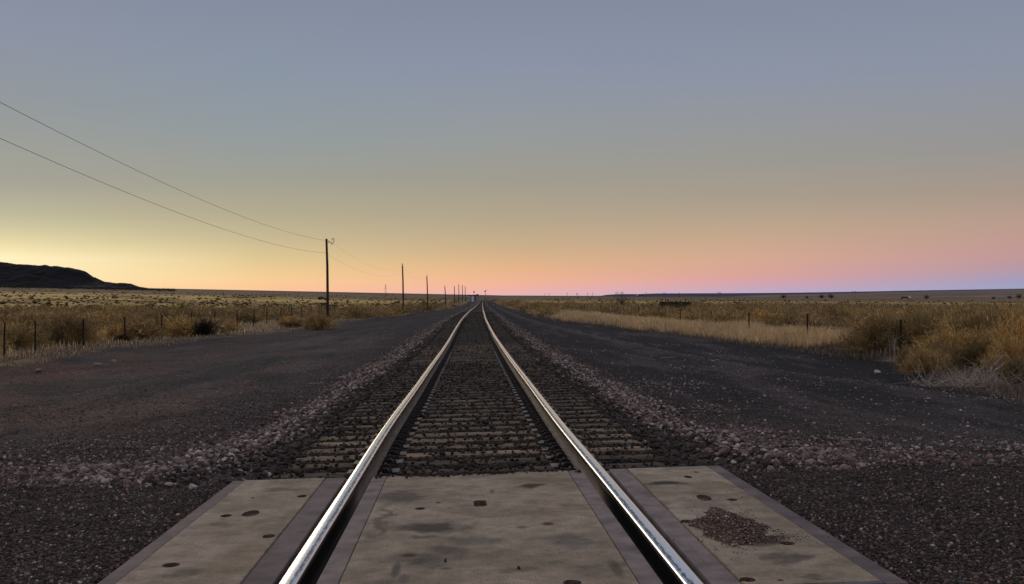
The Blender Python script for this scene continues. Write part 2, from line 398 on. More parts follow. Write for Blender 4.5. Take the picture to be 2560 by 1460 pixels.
# ------------------------------------------------------------------ ground sheet
def build_ground():
    ys = [-6.0]
    while ys[-1] < 14: ys.append(ys[-1] + .07 if ys[-1] > 3 else ys[-1] + .25)
    while ys[-1] < 14000: ys.append(ys[-1] * 1.0105 + .0)
    us = list(np.arange(-3.6, 3.61, .09)); s = .1; uu = us[-1]
    side = []
    while uu < 12000:
        s = min(s*1.035, .35) if uu < 22 else s*1.11
        uu += s; side.append(uu)
    us = [-v for v in side[::-1]] + us + side
    ys = np.array(ys); us = np.array(us)
    U, Y = np.meshgrid(us, ys)
    X = XC(Y) + U
    x = X.ravel(); y = Y.ravel(); u = U.ravel(); au = np.abs(u)
    z = terrain(x, y)
    V = np.stack([x, y, z], 1)
    ny, nx = U.shape
    i = np.arange(ny*nx).reshape(ny, nx)
    Fq = np.stack([i[:-1, :-1].ravel(), i[:-1, 1:].ravel(), i[1:, 1:].ravel(), i[1:, :-1].ravel()], 1)
    C = np.zeros((len(x), 3))
    def put(col, w): C[:] = C*(1-w[:, None]) + np.array(col)*w[:, None]
    n1 = fbm(x*.6, y*.25, 41); n2 = fbm(x*.15, y*.06, 42)
    put((.046, .036, .035), np.ones(len(x)))
    put((.022, .020, .024), sm(.35, .6, n1)*(u > 0)*.9)                      # right yard: blue-black cinders
    put((.090, .050, .039), (u < 0)*sm(3, 6, au)*sm(.35, .6, n1)*(1-sm(25, 60, y)))  # left yard: brown dirt
    put((.034, .030, .033), (u < 0)*sm(12, 30, y)*(1-sm(7, 10, au)))
    put((.015, .0135, .0165), (u > 0)*sm(14, 26, y))
    put((.040, .034, .032), (1-sm(6.8, 7.8, y))*.9)                            # road gravel
    put((.046, .035, .033), sm(7.0, 8.0, y)*(1-sm(9.5, 12, y))*(.4+.5*n1))      # stony verge of the road
    stk = fbm(u*1.6, y*.10, 47, 5); blo = fbm(x*.9, y*.45, 48, 5); C *= (.45 + .55*stk + .55*blo)[:, None]
    put((.112, .064, .050), (u < 0)*sm(3, 5, au)*sm(.50, .62, fbm(x*.5, y*.22, 49, 4))*(1-sm(30, 80, y))*.6*sm(8.5, 12, y))
    put((.090, .070, .072), sm(3.2, 5, au)*sm(.56, .66, fbm(u*1.1, y*.12, 50, 4))*.55*sm(9, 13, y))
    tr = np.exp(-((u+5.2+.6*n2)/.5)**2) + np.exp(-((u+7.4+.6*n2)/.5)**2) + np.exp(-((u-6.2-.6*n2)/.6)**2)
    put((.095, .075, .068), np.clip(tr, 0, 1)*sm(.4, .6, fbm(u*3, y*.5, 52))*.5*sm(10, 14, y)*(1-sm(60, 120, y)))
    put((.030, .021, .018), 1-sm(1.45, 1.75, au))
    put((.010, .008, .007), (y < 6.95)*(1-sm(1.5, 1.55, au)))                              # track bed; floor at the panels near black, deep-gap shade painted in
    put((.085, .066, .062), sm(1.5, 2.0, au)*(1-sm(2.7, 3.3, au))*sm(7, 9, y))
    put((.08, .066, .066), np.exp(-((u-WIND(y))/.4)**2)*(y > 18)*.8)
    eL = sm(-.8, 1.2, (L_EDGE(y) - u) + 1.6*(n1-.5)); eR = sm(-.6, .8, (u - R_EDGE(y)) + 1.2*(n1-.5))
    e = np.maximum(eL, eR)
    put((.20, .15, .095), e)
    put((.27, .175, .085), e*sm(.4, .6, n2)*.8)
    far = np.maximum(sm(150, 210, y)*(u < 0)*sm(12, 30, au), sm(330, 430, y)*(u > 0)*sm(10, 40, au))
    put((.62, .45, .155), far)
    farther = sm(650, 1000, y + 200*(fbm(x*.004, y*.01, 44)-.5))
    put((.15, .105, .065), farther*.85)
    put((.10, .075, .06), sm(2600, 4000, y)*.8)
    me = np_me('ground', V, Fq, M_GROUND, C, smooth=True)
    for nm, w in (('grav', (1-e)*(1-sm(40, 90, y))), ('plain', np.maximum(far, sm(900, 1300, y))*(1 - .5*(y > 3000)))):
        a = me.attributes.new(nm, 'FLOAT', 'POINT'); a.data.foreach_set('value', w.astype(np.float32))
    tag(link('ground', me), kind='structure')
build_ground()

# ------------------------------------------------------------------ hills
def build_hill(name, prof, y0, y1, yb, tintf, step=6.0, rough=.05, bush=0):
    """prof: list of (image column, image row) of the skyline at distance (y0+y1)/2; front foot y0, crest y1, back yb"""
    px = np.array([p[0] for p in prof], float); py = np.array([p[1] for p in prof], float)
    ym = y1
    xs = (px - 1280)/F*ym; zs = CZ + (HOR - py)/F*ym
    X = np.arange(xs[0], xs[-1], step); Ys = np.concatenate([np.linspace(y0, y1, 46), np.linspace(y1, yb, 14)[1:]])
    XX, YY = np.meshgrid(X, Ys)
    top = np.interp(XX*y1/np.maximum(YY, y1), xs, zs)
    t = sm(y0, y1, YY); back = 1 - sm(y1+ (yb-y1)*.4, yb, YY)
    base = terrain(XX.ravel(), YY.ravel()).reshape(XX.shape) - 2.5
    n = fbm(XX*.012, YY*.008, 77, 5) - .5; nf = fbm(XX*.07, YY*.07, 78, 3) - .5
    t2 = np.clip(t*1.0 + (n*.35)*(t > .02)*(t < .98), 0, 1)
    h = base + (top - base)*t2*back
    h = h + (top - base)*rough*(nf)*(t > .05)
    h = h + bush*(fbm(XX*.09, YY*.05, 79, 3) - .35)*sm(.15, .4, t)*back
    V = np.stack([XX.ravel(), YY.ravel(), h.ravel()], 1)
    ny, nx = XX.shape; i = np.arange(ny*nx).reshape(ny, nx)
    Fq = np.stack([i[:-1, :-1].ravel(), i[:-1, 1:].ravel(), i[1:, 1:].ravel(), i[1:, :-1].ravel()], 1)
    C = tintf(XX.ravel(), YY.ravel(), t.ravel())
    return tag(link(name, np_me(name, V, Fq, M_BRUSHF, C, smooth=True)), kind='structure')
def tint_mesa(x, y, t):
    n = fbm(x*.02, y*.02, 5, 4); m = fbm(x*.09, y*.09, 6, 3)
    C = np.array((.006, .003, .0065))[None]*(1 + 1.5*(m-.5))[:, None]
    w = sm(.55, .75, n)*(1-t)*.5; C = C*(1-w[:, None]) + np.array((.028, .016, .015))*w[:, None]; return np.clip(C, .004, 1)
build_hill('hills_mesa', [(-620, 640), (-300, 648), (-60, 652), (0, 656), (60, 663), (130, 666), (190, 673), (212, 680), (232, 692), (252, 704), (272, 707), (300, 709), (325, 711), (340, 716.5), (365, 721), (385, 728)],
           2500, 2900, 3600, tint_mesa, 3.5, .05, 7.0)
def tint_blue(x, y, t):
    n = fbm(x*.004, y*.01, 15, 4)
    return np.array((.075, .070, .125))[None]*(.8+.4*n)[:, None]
build_hill('hills_far_mesa', [(1490, 742), (1515, 737), (1545, 735.2), (1600, 735), (1640, 733.5), (1800, 733), (1900, 732.5), (2000, 731.5), (2150, 729.0), (2300, 726), (2420, 724), (2560, 721.5), (2900, 716)],
           6000, 6400, 8200, tint_blue, 16.0, .02)
def tint_slope(x, y, t):
    n = fbm(x*.003, y*.012, 25, 5)
    return np.array((.24, .165, .13))[None]*(.25+1.4*n)[:, None]
build_hill('hills_brown_slope', [(1780, 744), (1880, 737.5), (1960, 736), (2100, 733.5), (2200, 730.0), (2300, 728.5), (2450, 725), (2560, 722.5), (2900, 715)],
           2500, 4200, 5200, tint_slope, 12.0, .03)

# ------------------------------------------------------------------ track
def frame(d):                    # matrix of the track at distance d: x to the right, y along, z up
    e = .5; dx = float(XC(d+e)-XC(d-e)); dz = float(ZR(d+e)-ZR(d-e))
    ey = Vector((dx, 1, dz)).normalized(); ex = Vector((1, -dx, float(CANT(d)))); ex = (ex - ey*ex.dot(ey)).normalized(); ez = ex.cross(ey)
    M = Matrix((ex, ey, ez)).transposed().to_4x4(); M.translation = (float(XC(d)), d, float(ZR(d))); return M
RC = .7525
def build_rail(side, label):
    hw = .036
    # profile (x, z) clockwise seen along the line; z 0 = top of rail
    prof = [(-.075, -.172), (-.075, -.160), (-.016, -.148), (-.009, -.13), (-.009, -.055), (-.030, -.044), (-.0355, -.038), (-.0355, -.012),
            (-.031, -.0042), (-.022, -.0014), (-.011, -.0003), (0, 0), (.011, -.0003), (.022, -.0014), (.031, -.0042), (.0355, -.012), (.0355, -.038), (.030, -.044), (.009, -.055), (.009, -.13), (.016, -.148), (.075, -.160), (.075, -.172)]
    ds = [-1.5]
    while ds[-1] < 1600: ds.append(ds[-1] + max(.25, ds[-1]*.02))
    V = []; inner = []
    for d in ds:
        M = frame(d)
        for (x, z) in prof:
            V.append(M @ Vector((side*RC + x, 0, z))); inner.append(.5 - side*x/(2*.0355))
    n = len(prof); Fq = []; mi = []
    for i in range(len(ds)-1):
        for k in range(n-1):
            Fq.append((i*n+k, i*n+k+1, (i+1)*n+k+1, (i+1)*n+k)); mi.append(1 if 6 <= k <= 15 else 0)
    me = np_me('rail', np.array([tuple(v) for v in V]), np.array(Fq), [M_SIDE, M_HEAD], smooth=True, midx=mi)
    a = me.attributes.new('inner', 'FLOAT', 'POINT'); a.data.foreach_set('value', np.array(inner, np.float32))
    a = me.attributes.new('gap_shade', 'FLOAT', 'POINT'); a.data.foreach_set('value', np.repeat(1-sm(6.3, 6.75, np.array(ds)), n).astype(np.float32))  # mask of the painted gap shade, full alongside the panels
    return tag(link('rail', me), label, 'rail', 'pair of steel rails')
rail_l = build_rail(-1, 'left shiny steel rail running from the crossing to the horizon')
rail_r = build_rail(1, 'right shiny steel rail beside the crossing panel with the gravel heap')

TIE0, TSP = 7.35, .485
tie_ds = [TIE0 + i*TSP for i in range(300)]
def tie_mesh(seed, L=2.92, W=.225, T=.17, seg=46):
    r = np.random.default_rng(seed)
    xs = np.linspace(-L/2, L/2, seg); pr = []
    m = 3; ws = np.linspace(-W/2, W/2, 7)
    V = []; 
    for i, x in enumerate(xs):
        e = min(i, seg-1-i)
        for j, w in enumerate(ws):
            dz = -.006*(fbm(np.array([x*9]), np.array([w*60]), seed)[0]) - (.012 if j in (0, 6) else 0)*(.3+r.random())
            dz -= .02*r.random() if e == 0 else 0
            V.append((x + (r.random()-.5)*.03*(e == 0), w + (r.random()-.5)*.006, dz))
        V.append((x, W/2+.004, -T)); V.append((x, -W/2-.004, -T))
    k = 9; Fc = []
    for i in range(seg-1):
        for j in range(k):
            a = i*k+j; b = i*k+(j+1) % k
            Fc.append((a, a+k, b+k, b))
    me = bpy.data.meshes.new('railway_tie')
    me.from_pydata(V, [], Fc + [tuple(range(k)), tuple((seg-1)*k+j for j in range(k))[::-1]]); me.materials.append(M_TIE)
    bm = bmesh.new(); bm.from_mesh(me); bmesh.ops.recalc_face_normals(bm, faces=bm.faces); bm.to_mesh(me); bm.free(); me.update()
    return me
tie_mes = [tie_mesh(s) for s in range(6)]
pb = MB(); pb.box((-.19, -.095, .001), (.19, .095, .012)); pb.box((-.10, -.095, .012), (-.082, .095, .022)); pb.box((.082, -.095, .012), (.10, .095, .022))
plate_me = pb.me('tie_plate', M_PLATE, .002)
sb = MB(); sb.box((-.010, -.010, 0), (.010, .010, .016)); sb.prism([(-.018, .016), (.024, .014), (.022, .03), (-.014, .034)], -.016, .016)
spike_me = sb.me('spike', M_DARKST, .002)
ordinal = ['first', 'second', 'third', 'fourth', 'fifth', 'sixth', 'seventh', 'eighth', 'ninth', 'tenth']
for i, d in enumerate(tie_ds):
    M = frame(d)
    o = link('railway_tie', tie_mes[random.randrange(6)])
    jit = (random.random()-.5)*(.05 if i < 80 else .03)
    o.matrix_world = M @ Matrix.Translation((jit, 0, -.183)) @ Matrix.Rotation(random.uniform(-.01, .01) + (math.pi if random.random() < .5 else 0), 4, 'Z')
    kk = random.uniform(.30, .75) if i > 12 else (1.3 if 3 < i < 8 else .6)
    if i > 60: kk = .22
    o.color = (kk, kk*.95, kk*.9, 1)
    flip = -1 if abs(o.rotation_euler.z) > 1.6 else 1
    if i < 10: lab = '%s weathered wooden tie beyond the concrete crossing, half buried in ballast' % ordinal[i]
    else: lab = 'dark weathered wooden tie lying in brown ballast under the two rails'
    tag(o, lab, 'railroad tie', 'wooden ties under the track')
    if i < 48:
        for s in (-1, 1):
            p = link('tie_plate', plate_me, o, (s*RC - jit*flip, 0, 0))
            if i < 26:
                for q in (-1, 1):
                    sp = link('spike', spike_me, p, (q*.085, .05*q*s, .012)); sp.rotation_euler = (0, 0, 0 if q < 0 else math.pi)
# rail anchors: dark spring clips gripping the rail foot beside every tie
ab = MB()
arc = [(.0 + .038*math.cos(a), 0, .038*math.sin(a)) for a in np.linspace(-.3, math.pi+.5, 9)]
ab.tube(arc, .011, 6); ab.box((-.05, -.014, -.02), (.035, .014, .004))
anchor_me = ab.me('rail_anchor', M_DARKST, 0, True)
def place_anchor(parent, side, d, stuff=None):
    M = frame(d) @ Matrix.Translation((side*(RC-.098), 0, -.150)) @ Matrix.Rotation(0 if side > 0 else math.pi, 4, 'Z')
    if stuff is not None:
        stuff.append(M); return
    o = link('rail_anchor', anchor_me, parent); o.matrix_world = M
for side, rail in ((-1, rail_l), (1, rail_r)):
    rest = []
    for i, d in enumerate(tie_ds[:150]):
        for k in (-1, 1):
            dd = d + k*.145
            if i < 50: place_anchor(rail, side, dd)
            else: place_anchor(rail, side, dd, rest)
    v0 = np.array([v.co[:] for v in anchor_me.vertices]); f0 = [tuple(p.vertices) for p in anchor_me.polygons]
    mb = MB()
    for M in rest: mb.add([M @ Vector(v) for v in v0], f0)
    tag(mb.build('rail_anchors', M_DARKST, rail), kind='stuff')

# ------------------------------------------------------------------ crossing panels
D_FAR, D_NEAR = 6.89, 3.93
PM = frame((D_FAR + D_NEAR)/2); PL = D_FAR - D_NEAR
PMi = PM.inverted()
def on_panel(px, py):            # measured point on the panels' plane, in the panels' frame
    o = PMi @ Vector((0, 0, CZ)); p = PMi @ at(px, py, 10); r = p - o; t = -o.z/r.z; return (o + r*t)
M_HOLE = mat_simple('hole_dirt', (.11, .07, .052), .95, 0, .6, 60, (1, 1, 1), .9, .01)
def ell_cutter(px, py, w, h, depth, square=False):
    c = on_panel(px, py); a = on_panel(px - w/2, py); b = on_panel(px + w/2, py); n = on_panel(px, py + h/2); f = on_panel(px, py - h/2)
    rx = max(.008, (b.x-a.x)/2); ry = max(.01, (f.y-n.y)/2)
    bm = bmesh.new()
    seg = 4 if square else 22
    M = Matrix.Translation((c.x, c.y, 0)) @ Matrix.Diagonal((rx, ry, 1, 1))
    if square: M = M @ Matrix.Rotation(math.pi/4, 4, 'Z') @ Matrix.Diagonal((1.35, 1.35, 1, 1))
    r = bmesh.ops.create_cone(bm, cap_ends=True, segments=seg, radius1=.82, radius2=1.04, depth=depth*2, matrix=M)
    for v in bm.verts:
        k = 1 + .16*(vnoise(np.array([v.co.x*30]), np.array([v.co.y*30]), 3)[0]-.5)
        v.co.x = c.x + (v.co.x-c.x)*k; v.co.y = c.y + (v.co.y-c.y)*k
    if square: bmesh.ops.bevel(bm, geom=[e for e in bm.edges if abs(e.verts[0].co.z-e.verts[1].co.z) > depth], offset=rx*.35, segments=3, affect='EDGES')
    me = bpy.data.meshes.new('cut'); bm.to_mesh(me); bm.free(); me.materials.append(M_HOLE); return me
def slab(name, x0, x1, mat, holes, parent, ya, yb):
    """one slab with its recesses cut in"""
    bm = bmesh.new()
    bmesh.ops.create_cube(bm, size=1, matrix=Matrix.Translation(((x0+x1)/2, (ya+yb)/2, -.1)) @ Matrix.Diagonal((x1-x0, yb-ya, .2, 1)))
    bmesh.ops.bevel(bm, geom=list(bm.edges), offset=.003, segments=2, affect='EDGES')
    me = bpy.data.meshes.new(name); bm.to_mesh(me); bm.free(); me.materials.append(mat); me.materials.append(M_HOLE)
    o = link(name, me)
    cuts = []
    for hl in holes:
        c = link('cut', ell_cutter(*hl)); cuts.append(c)
        md = o.modifiers.new('b', 'BOOLEAN'); md.operation = 'DIFFERENCE'; md.solver = 'EXACT'; md.object = c
    dg = bpy.context.evaluated_depsgraph_get(); dg.update()
    me2 = bpy.data.meshes.new_from_object(o.evaluated_get(dg))
    o.modifiers.clear(); o.data = me2
    for c in cuts: bpy.data.objects.remove(c)
    o.parent = parent
    return o
def panel(label, xl, xr, wl, wr, holes, stains, base):
    root = empty('crossing_panel'); root.matrix_world = PM
    tag(root, label, 'crossing panel', 'concrete panels of the road crossing')
    h = PL/2; es = .030
    mat = make_concrete('panel_concrete', base, stains)
    slab('slab', xl+wl, xr-wr, mat, holes, root, -h+es, h-es)
    for nm, a, b in (('rubber_edge', xl, xl+wl-.004), ('rubber_edge', xr-wr+.004, xr)):
        m = MB(); m.box((a, -h+.0, -.16), (b, h-.0, -.004)); o = m.build(nm, M_GREY2 if abs(xl+.64) < .01 or (xl > .5 and a == xl) else M_GREY, root, .004)
    for y0, y1 in ((h-es+.003, h), (-h, -h+es-.003)):
        m = MB(); m.box((xl+wl, y0, -.18), (xr-wr, y1, -.002)); m.build('steel_end_strip', M_EDGE, root, .002)
    return root
def S(px, py, w, h, st, col):
    c = on_panel(px, py); a = on_panel(px-w/2, py); b = on_panel(px+w/2, py); n = on_panel(px, py+h/2); f = on_panel(px, py-h/2)
    return (c.x, c.y, (b.x-a.x)/2, (f.y-n.y)/2, st, col)
BR = (.050, .028, .016); DK = (.040, .032, .027); OR = (.12, .042, .014); GR = (.095, .095, .095)
base = (.47, .362, .275)
panel('narrow left concrete crossing panel with five dark holes, outside the left rail', -1.49, -.805, .075, .125,
      [(755, 1240, 27, 7, .014), (565, 1289, 30, 8, .014), (628, 1283, 44, 17, .014), (672, 1340, 33, 10, .014), (428, 1412, 46, 12, .014), (632, 1244, 4, 3, .01)],
      [S(700, 1225, 150, 14, .45, DK), S(560, 1310, 70, 20, .4, DK), S(720, 1290, 40, 60, .4, (.20, .15, .09)), S(470, 1425, 120, 26, .45, DK), S(600, 1400, 180, 60, .3, (.25, .19, .10)), S(650, 1440, 90, 20, .4, BR)], base)
panel('wide centre concrete crossing panel between the rails with rusty stains', -.640, .640, .088, .088,
      [(1050, 1271, 30, 7, .014), (1200, 1258, 36, 17, .022, True), (1430, 1456, 52, 16, .014)],
      [S(1490-160, 1213, 90, 13, .9, BR), S(1370, 1309, 42, 11, .9, OR), S(1304, 1318, 34, 9, .7, (.13, .125, .13)), S(1022, 1388, 54, 13, .9, OR),
       S(1096, 1256, 20, 5, .8, BR), S(1125, 1270, 24, 5, .6, (.14, .12, .12)), S(1075, 1318, 210, 34, .75, DK), S(1010, 1240, 190, 40, .6, DK), S(1130, 1375, 120, 30, .6, (.13, .10, .09)),
       S(1430, 1350, 120, 60, .5, GR), S(1020, 1395, 200, 40, .4, DK), S(990, 1425, 30, 50, .7, (.09, .08, .08)), S(1180, 1350, 220, 22, .45, GR), S(1010, 1446, 40, 26, .55, (.09, .08, .08)),
       S(1230, 1228, 14, 14, .5, DK), S(960, 1300, 50, 120, .45, DK), S(1480, 1240, 60, 70, .45, (.20, .13, .07)), S(1370, 1200, 160, 20, .45, (.22, .14, .08)), S(1540, 1420, 40, 60, .5, DK), S(1290, 1430, 180, 14, .35, BR), S(1060, 1345, 120, 16, .5, DK), S(1115, 1421, 40, 8, .5, DK), S(1395, 1355, 16, 4, .5, BR)], base)
panel('right concrete crossing panel with a small gravel heap, outside the right rail', .812, 1.50, .110, .085,
      [(1760, 1244, 38, 17, .014), (1830, 1249, 30, 7, .014), (1716, 1303, 34, 9, .014), (1968, 1358, 40, 10, .014), (1868, 1448, 46, 13, .014), (1720, 1192, 22, 7, .014)],
      [S(1665, 1208, 130, 13, .95, (.055, .042, .034)), S(1790, 1215, 120, 30, .35, (.24, .15, .08)), S(2040, 1440, 120, 26, .45, DK), S(1650, 1262, 60, 30, .4, DK), S(1900, 1350, 150, 26, .8, BR), S(1760, 1262, 140, 24, .4, GR), S(1960, 1395, 130, 34, .5, DK), S(1950, 1450, 22, 7, .9, OR),
       S(1740, 1180, 14, 6, .8, DK), S(1760, 1280, 10, 4, .8, OR)], base)

# ------------------------------------------------------------------ stones
def ico(sub):
    bm = bmesh.new(); bmesh.ops.create_icosphere(bm, subdivisions=sub, radius=1)
    V = np.array([v.co[:] for v in bm.verts]); Fc = np.array([[v.index for v in f.verts] for f in bm.faces]); bm.free(); return V, Fc
OCT_V = np.array([(1,0,0),(-1,0,0),(0,1,0),(0,-1,0),(0,0,1),(0,0,-1)], float)
OCT_F = np.array([(0,2,4),(2,1,4),(1,3,4),(3,0,4),(2,0,5),(1,2,5),(3,1,5),(0,3,5)])
def protos(kind, n=7):
    out = []
    for i in range(n):
        V, Fc = (OCT_V.copy(), OCT_F) if kind == 0 else ico(kind)
        r = np.random.default_rng(100+i)
        # facet the stone by clamping against a few random planes
        for _ in range(11 if kind == 2 else 5):
            nrm = r.normal(size=3); nrm /= np.linalg.norm(nrm); lim = r.uniform(.42, .78) if kind == 2 else r.uniform(.55, .85)
            dd = V @ nrm; V = V - np.maximum(dd-lim, 0)[:, None]*nrm
        V = V*(1 + r.uniform(-.10, .10, size=(len(V), 1))*(1 if kind < 2 else .45))
        out.append((V, Fc))
    return out
PR = {0: protos(0), 1: protos(1), 2: protos(2)}
def stones(name, x, y, size, cols, kind, sink=.25, flat=(.5, .9), zoff=0, zfun=None, seed=1, label=None, cat=None):
    r = np.random.default_rng(seed + 8003); n = len(x)
    z = (terrain(x, y) if zfun is None else zfun(x, y)) + zoff
    sc = size[:, None]*np.stack([r.uniform(.8, 1.25, n), r.uniform(.7, 1.0, n), r.uniform(*flat, n)], 1)*.5
    az = r.uniform(0, 2*np.pi, n); tl = r.normal(0, .35, n); tx = r.normal(0, .35, n)
    ca, sa, ct, st_, cx, sx = np.cos(az), np.sin(az), np.cos(tl), np.sin(tl), np.cos(tx), np.sin(tx)
    R = np.zeros((n, 3, 3))
    Rz = np.stack([np.stack([ca, -sa, 0*ca], 1), np.stack([sa, ca, 0*ca], 1), np.stack([0*ca, 0*ca, 0*ca+1], 1)], 1)
    Ry = np.stack([np.stack([ct, 0*ct, st_], 1), np.stack([0*ct, 0*ct+1, 0*ct], 1), np.stack([-st_, 0*ct, ct], 1)], 1)
    Rx = np.stack([np.stack([0*cx+1, 0*cx, 0*cx], 1), np.stack([0*cx, cx, -sx], 1), np.stack([0*cx, sx, cx], 1)], 1)
    R = Rx @ Ry @ Rz
    pid = r.integers(0, 7, n); Vs = []; Fs = []; Cs = []; off = 0
    for k in range(7):
        s = pid == k
        if not s.any(): continue
        pv, pf = PR[kind][k]
        v = pv[None]*sc[s][:, None, :]
        v = np.einsum('nij,nvj->nvi', R[s], v)
        v += np.stack([x[s], y[s], z[s] + sc[s][:, 2]*(1-sink*2)], 1)[:, None, :]
        m = s.sum(); Vs.append(v.reshape(-1, 3)); Fs.append((pf[None] + (np.arange(m)*len(pv))[:, None, None] + off).reshape(-1, 3)); off += m*len(pv)
        Cs.append(np.repeat(cols[s], len(pv), 0))
    me = np_me(name, np.concatenate(Vs), np.concatenate(Fs), M_STONE, np.concatenate(Cs))
    return tag(link(name, me), label, cat, kind='stuff')
PAL_L = np.array([1.38, 1.26, 1.20])*np.array([(.40,.35,.33),(.30,.255,.245),(.22,.18,.17),(.15,.115,.11),(.10,.075,.07),(.06,.045,.04),(.19,.125,.105),(.46,.43,.39),(.08,.062,.058),(.30,.21,.18)])
PAL_D = np.array([(.038,.027,.022),(.056,.039,.032),(.080,.057,.046),(.026,.019,.016),(.11,.082,.068),(.045,.033,.027),(.068,.045,.034),(.19,.155,.13)])
PAL_G = np.array([1.30, 1.13, 1.06])*np.array([(.050,.041,.037),(.080,.062,.055),(.115,.090,.080),(.033,.027,.025),(.20,.165,.145),(.070,.048,.038),(.13,.085,.065),(.42,.39,.35)])
def pick(pal, n, p, seed):
    r = np.random.default_rng(seed + 4001); p = np.array(p, float); p /= p.sum()
    return pal[r.choice(len(pal), n, p=p)]*r.uniform(.75, 1.2, (n, 1))
def unif(n, x0, x1, y0, y1, seed):
    r = np.random.default_rng(seed); return r.uniform(x0, x1, n), r.uniform(y0, y1, n)

# shoulders and verge: pale pinkish ballast
def shoulder():
    X = []; Y = []; r = np.random.default_rng(3)
    for (ya, yb, dens) in ((6.9, 12, 560), (12, 20, 430), (20, 34, 260), (34, 60, 110), (60, 130, 40)):
        for sgn in (-1, 1):
            w0, w1 = 1.42, 3.15
            n = int((w1-w0)*(yb-ya)*dens)
            y = r.uniform(ya, yb, n); u = w0 + (w1-w0)*r.random(n)
            lim = 2.35 + .50*sm(9, 15, y) + .75*vnoise(y*.9, y*0, 4 + sgn)**1.5
            keep = u < lim - .5*r.random(n)**3
            keep &= (r.random(n) < .35 + .65*sm(1.55, 2.1, u))*(r.random(n) < .45 + .55*sm(7.0, 8.6, y + .8*vnoise(u*2, y*2, 6)))
            X.append(XC(y[keep]) + sgn*u[keep]); Y.append(y[keep])
    return np.concatenate(X), np.concatenate(Y)
x, y = shoulder(); near = y < 13; r = np.random.default_rng(4); far_ = y > 45
sz = np.clip(r.gamma(4.5, .0095, len(x)), .016, .085)
un = np.abs(x - XC(y)); pm = sm(1.6, 2.2, un + .4*(vnoise(x*2, y*.6, 71)-.5))
cl = pick(PAL_L, len(x), [1.5,2.2,3,3,2.4,2,1.4,.8,2,1], 5); cd = pick(PAL_D, len(x), [1,1,1.2,1,1,1,1,.5], 6)
cc = np.where((r.random(len(x)) < pm*.72+.05)[:, None], cl, cd)
stones('ballast_stones', x[near], y[near], sz[near], cc[near], 2, .28, seed=8)
stones('ballast_stones', x[~near], y[~near], sz[~near]*1.1, cc[~near], 1, .25, seed=9)
# between the rails and over the tie ends: dark oily ballast
def bed(ya, yb, dens, seed):
    r = np.random.default_rng(seed); n = int(2.95*(yb-ya)*dens)
    y = r.uniform(ya, yb, n); u = r.uniform(-1.52, 1.52, n)
    ph = (y - TIE0 - u*.0437)/TSP; fr = np.abs(ph - np.round(ph))*TSP         # distance to the nearest tie's middle
    over = fr < .092
    cover = .012 + .05*sm(13, 18, y) + .30*sm(.56, .68, fbm(u*2.6+7, y*1.1, 53)) + .9*(1-sm(7.6, 8.6, y))*(np.abs(u) < .55) + .30*(1-sm(7.3, 8.6, y)) + .16*sm(.5, .65, fbm(u*1.1, y*.5, 51)) + .25*np.exp(-(u/.25)**2)*sm(.3, .6, vnoise(y*1.2, y*0, 9))
    keep = (~over) | (r.random(n) < cover)
    keep &= np.abs(np.abs(u)-RC) > .055
    keep &= ~((np.abs(u) < RC) & (np.abs(u) > RC-.17) & (r.random(n) < .7))
    return XC(y[keep]) + u[keep], y[keep], over[keep]
def bedz(x, y):
    u = x - XC(y); ph = (y - TIE0 - u*.0437)/TSP; fr = np.abs(ph-np.round(ph))*TSP
    return ZR(y) + CANT(y)*u - .203 + .020*(fr < .105)
for (ya, yb, dens, kd, sd_) in ((6.92, 12, 900, 2, 21), (12, 24, 620, 1, 22), (24, 60, 200, 0, 23), (60, 130, 45, 0, 24)):
    x, y, ov = bed(ya, yb, dens, sd_); r = np.random.default_rng(sd_+50)
    s = np.clip(r.gamma(6, .0054, len(x)), .014, .06)*(1.6 if ya >= 60 else 1)
    stones('ballast_stones', x, y, s*(1 if kd == 2 else 1.1), pick(PAL_D, len(x), [2,2,1.6,2,.7,2,1.2,.22], sd_), kd, .3, zfun=bedz, seed=sd_)
# road gravel on both sides of the panels
def gravel(n, seed, u0, u1, y0, y1, s0, s1, pal, p, kind, keepf=None, zoff=0.0):
    r = np.random.default_rng(seed); u = r.uniform(u0, u1, n); y = 1/r.uniform(1/y1, 1/y0, n) if y1/y0 > 1.6 else r.uniform(y0, y1, n)
    k = np.abs((XC(y)+u)) < .50*y + 1
    if keepf is not None: k &= keepf(u, y, r)
    u = u[k]; y = y[k]; s = s0*(s1/s0)**(r.random(len(u))**2.2)
    stones('road_gravel', XC(y)+u, y, s, pick(pal, len(u), p, seed), kind, .3, zoff=zoff, seed=seed)
out_p = lambda u, y, r: (np.abs(u) > 1.505 + .02*vnoise(y*9, y*0, 3)) | (y > 6.91)
PG = [3, 3, 3, 2.2, 2.2, 2.4, 2.0, .6]
gravel(52000, 31, -4.2, -1.50, 3.4, 8.0, .008, .026, PAL_G, PG, 1, out_p)
gravel(56000, 32, 1.50, 4.6, 3.4, 8.0, .008, .026, PAL_G, PG, 1, out_p)
PG2 = [2.6, 2.4, 1.8, 2.4, .8, 2, .8, .25]
far_l = lambda u, y, r: r.random(len(u)) < .25 + .75*sm(.4, .65, fbm(u*.7, y*.3, 61))
gravel(90000, 33, -16, -2.9, 7.3, 40, .012, .040, PAL_G*1.15, PG2, 0, far_l)
gravel(90000, 34, 2.9, 15, 7.3, 46, .012, .040, PAL_G*.9, PG2, 0, far_l)
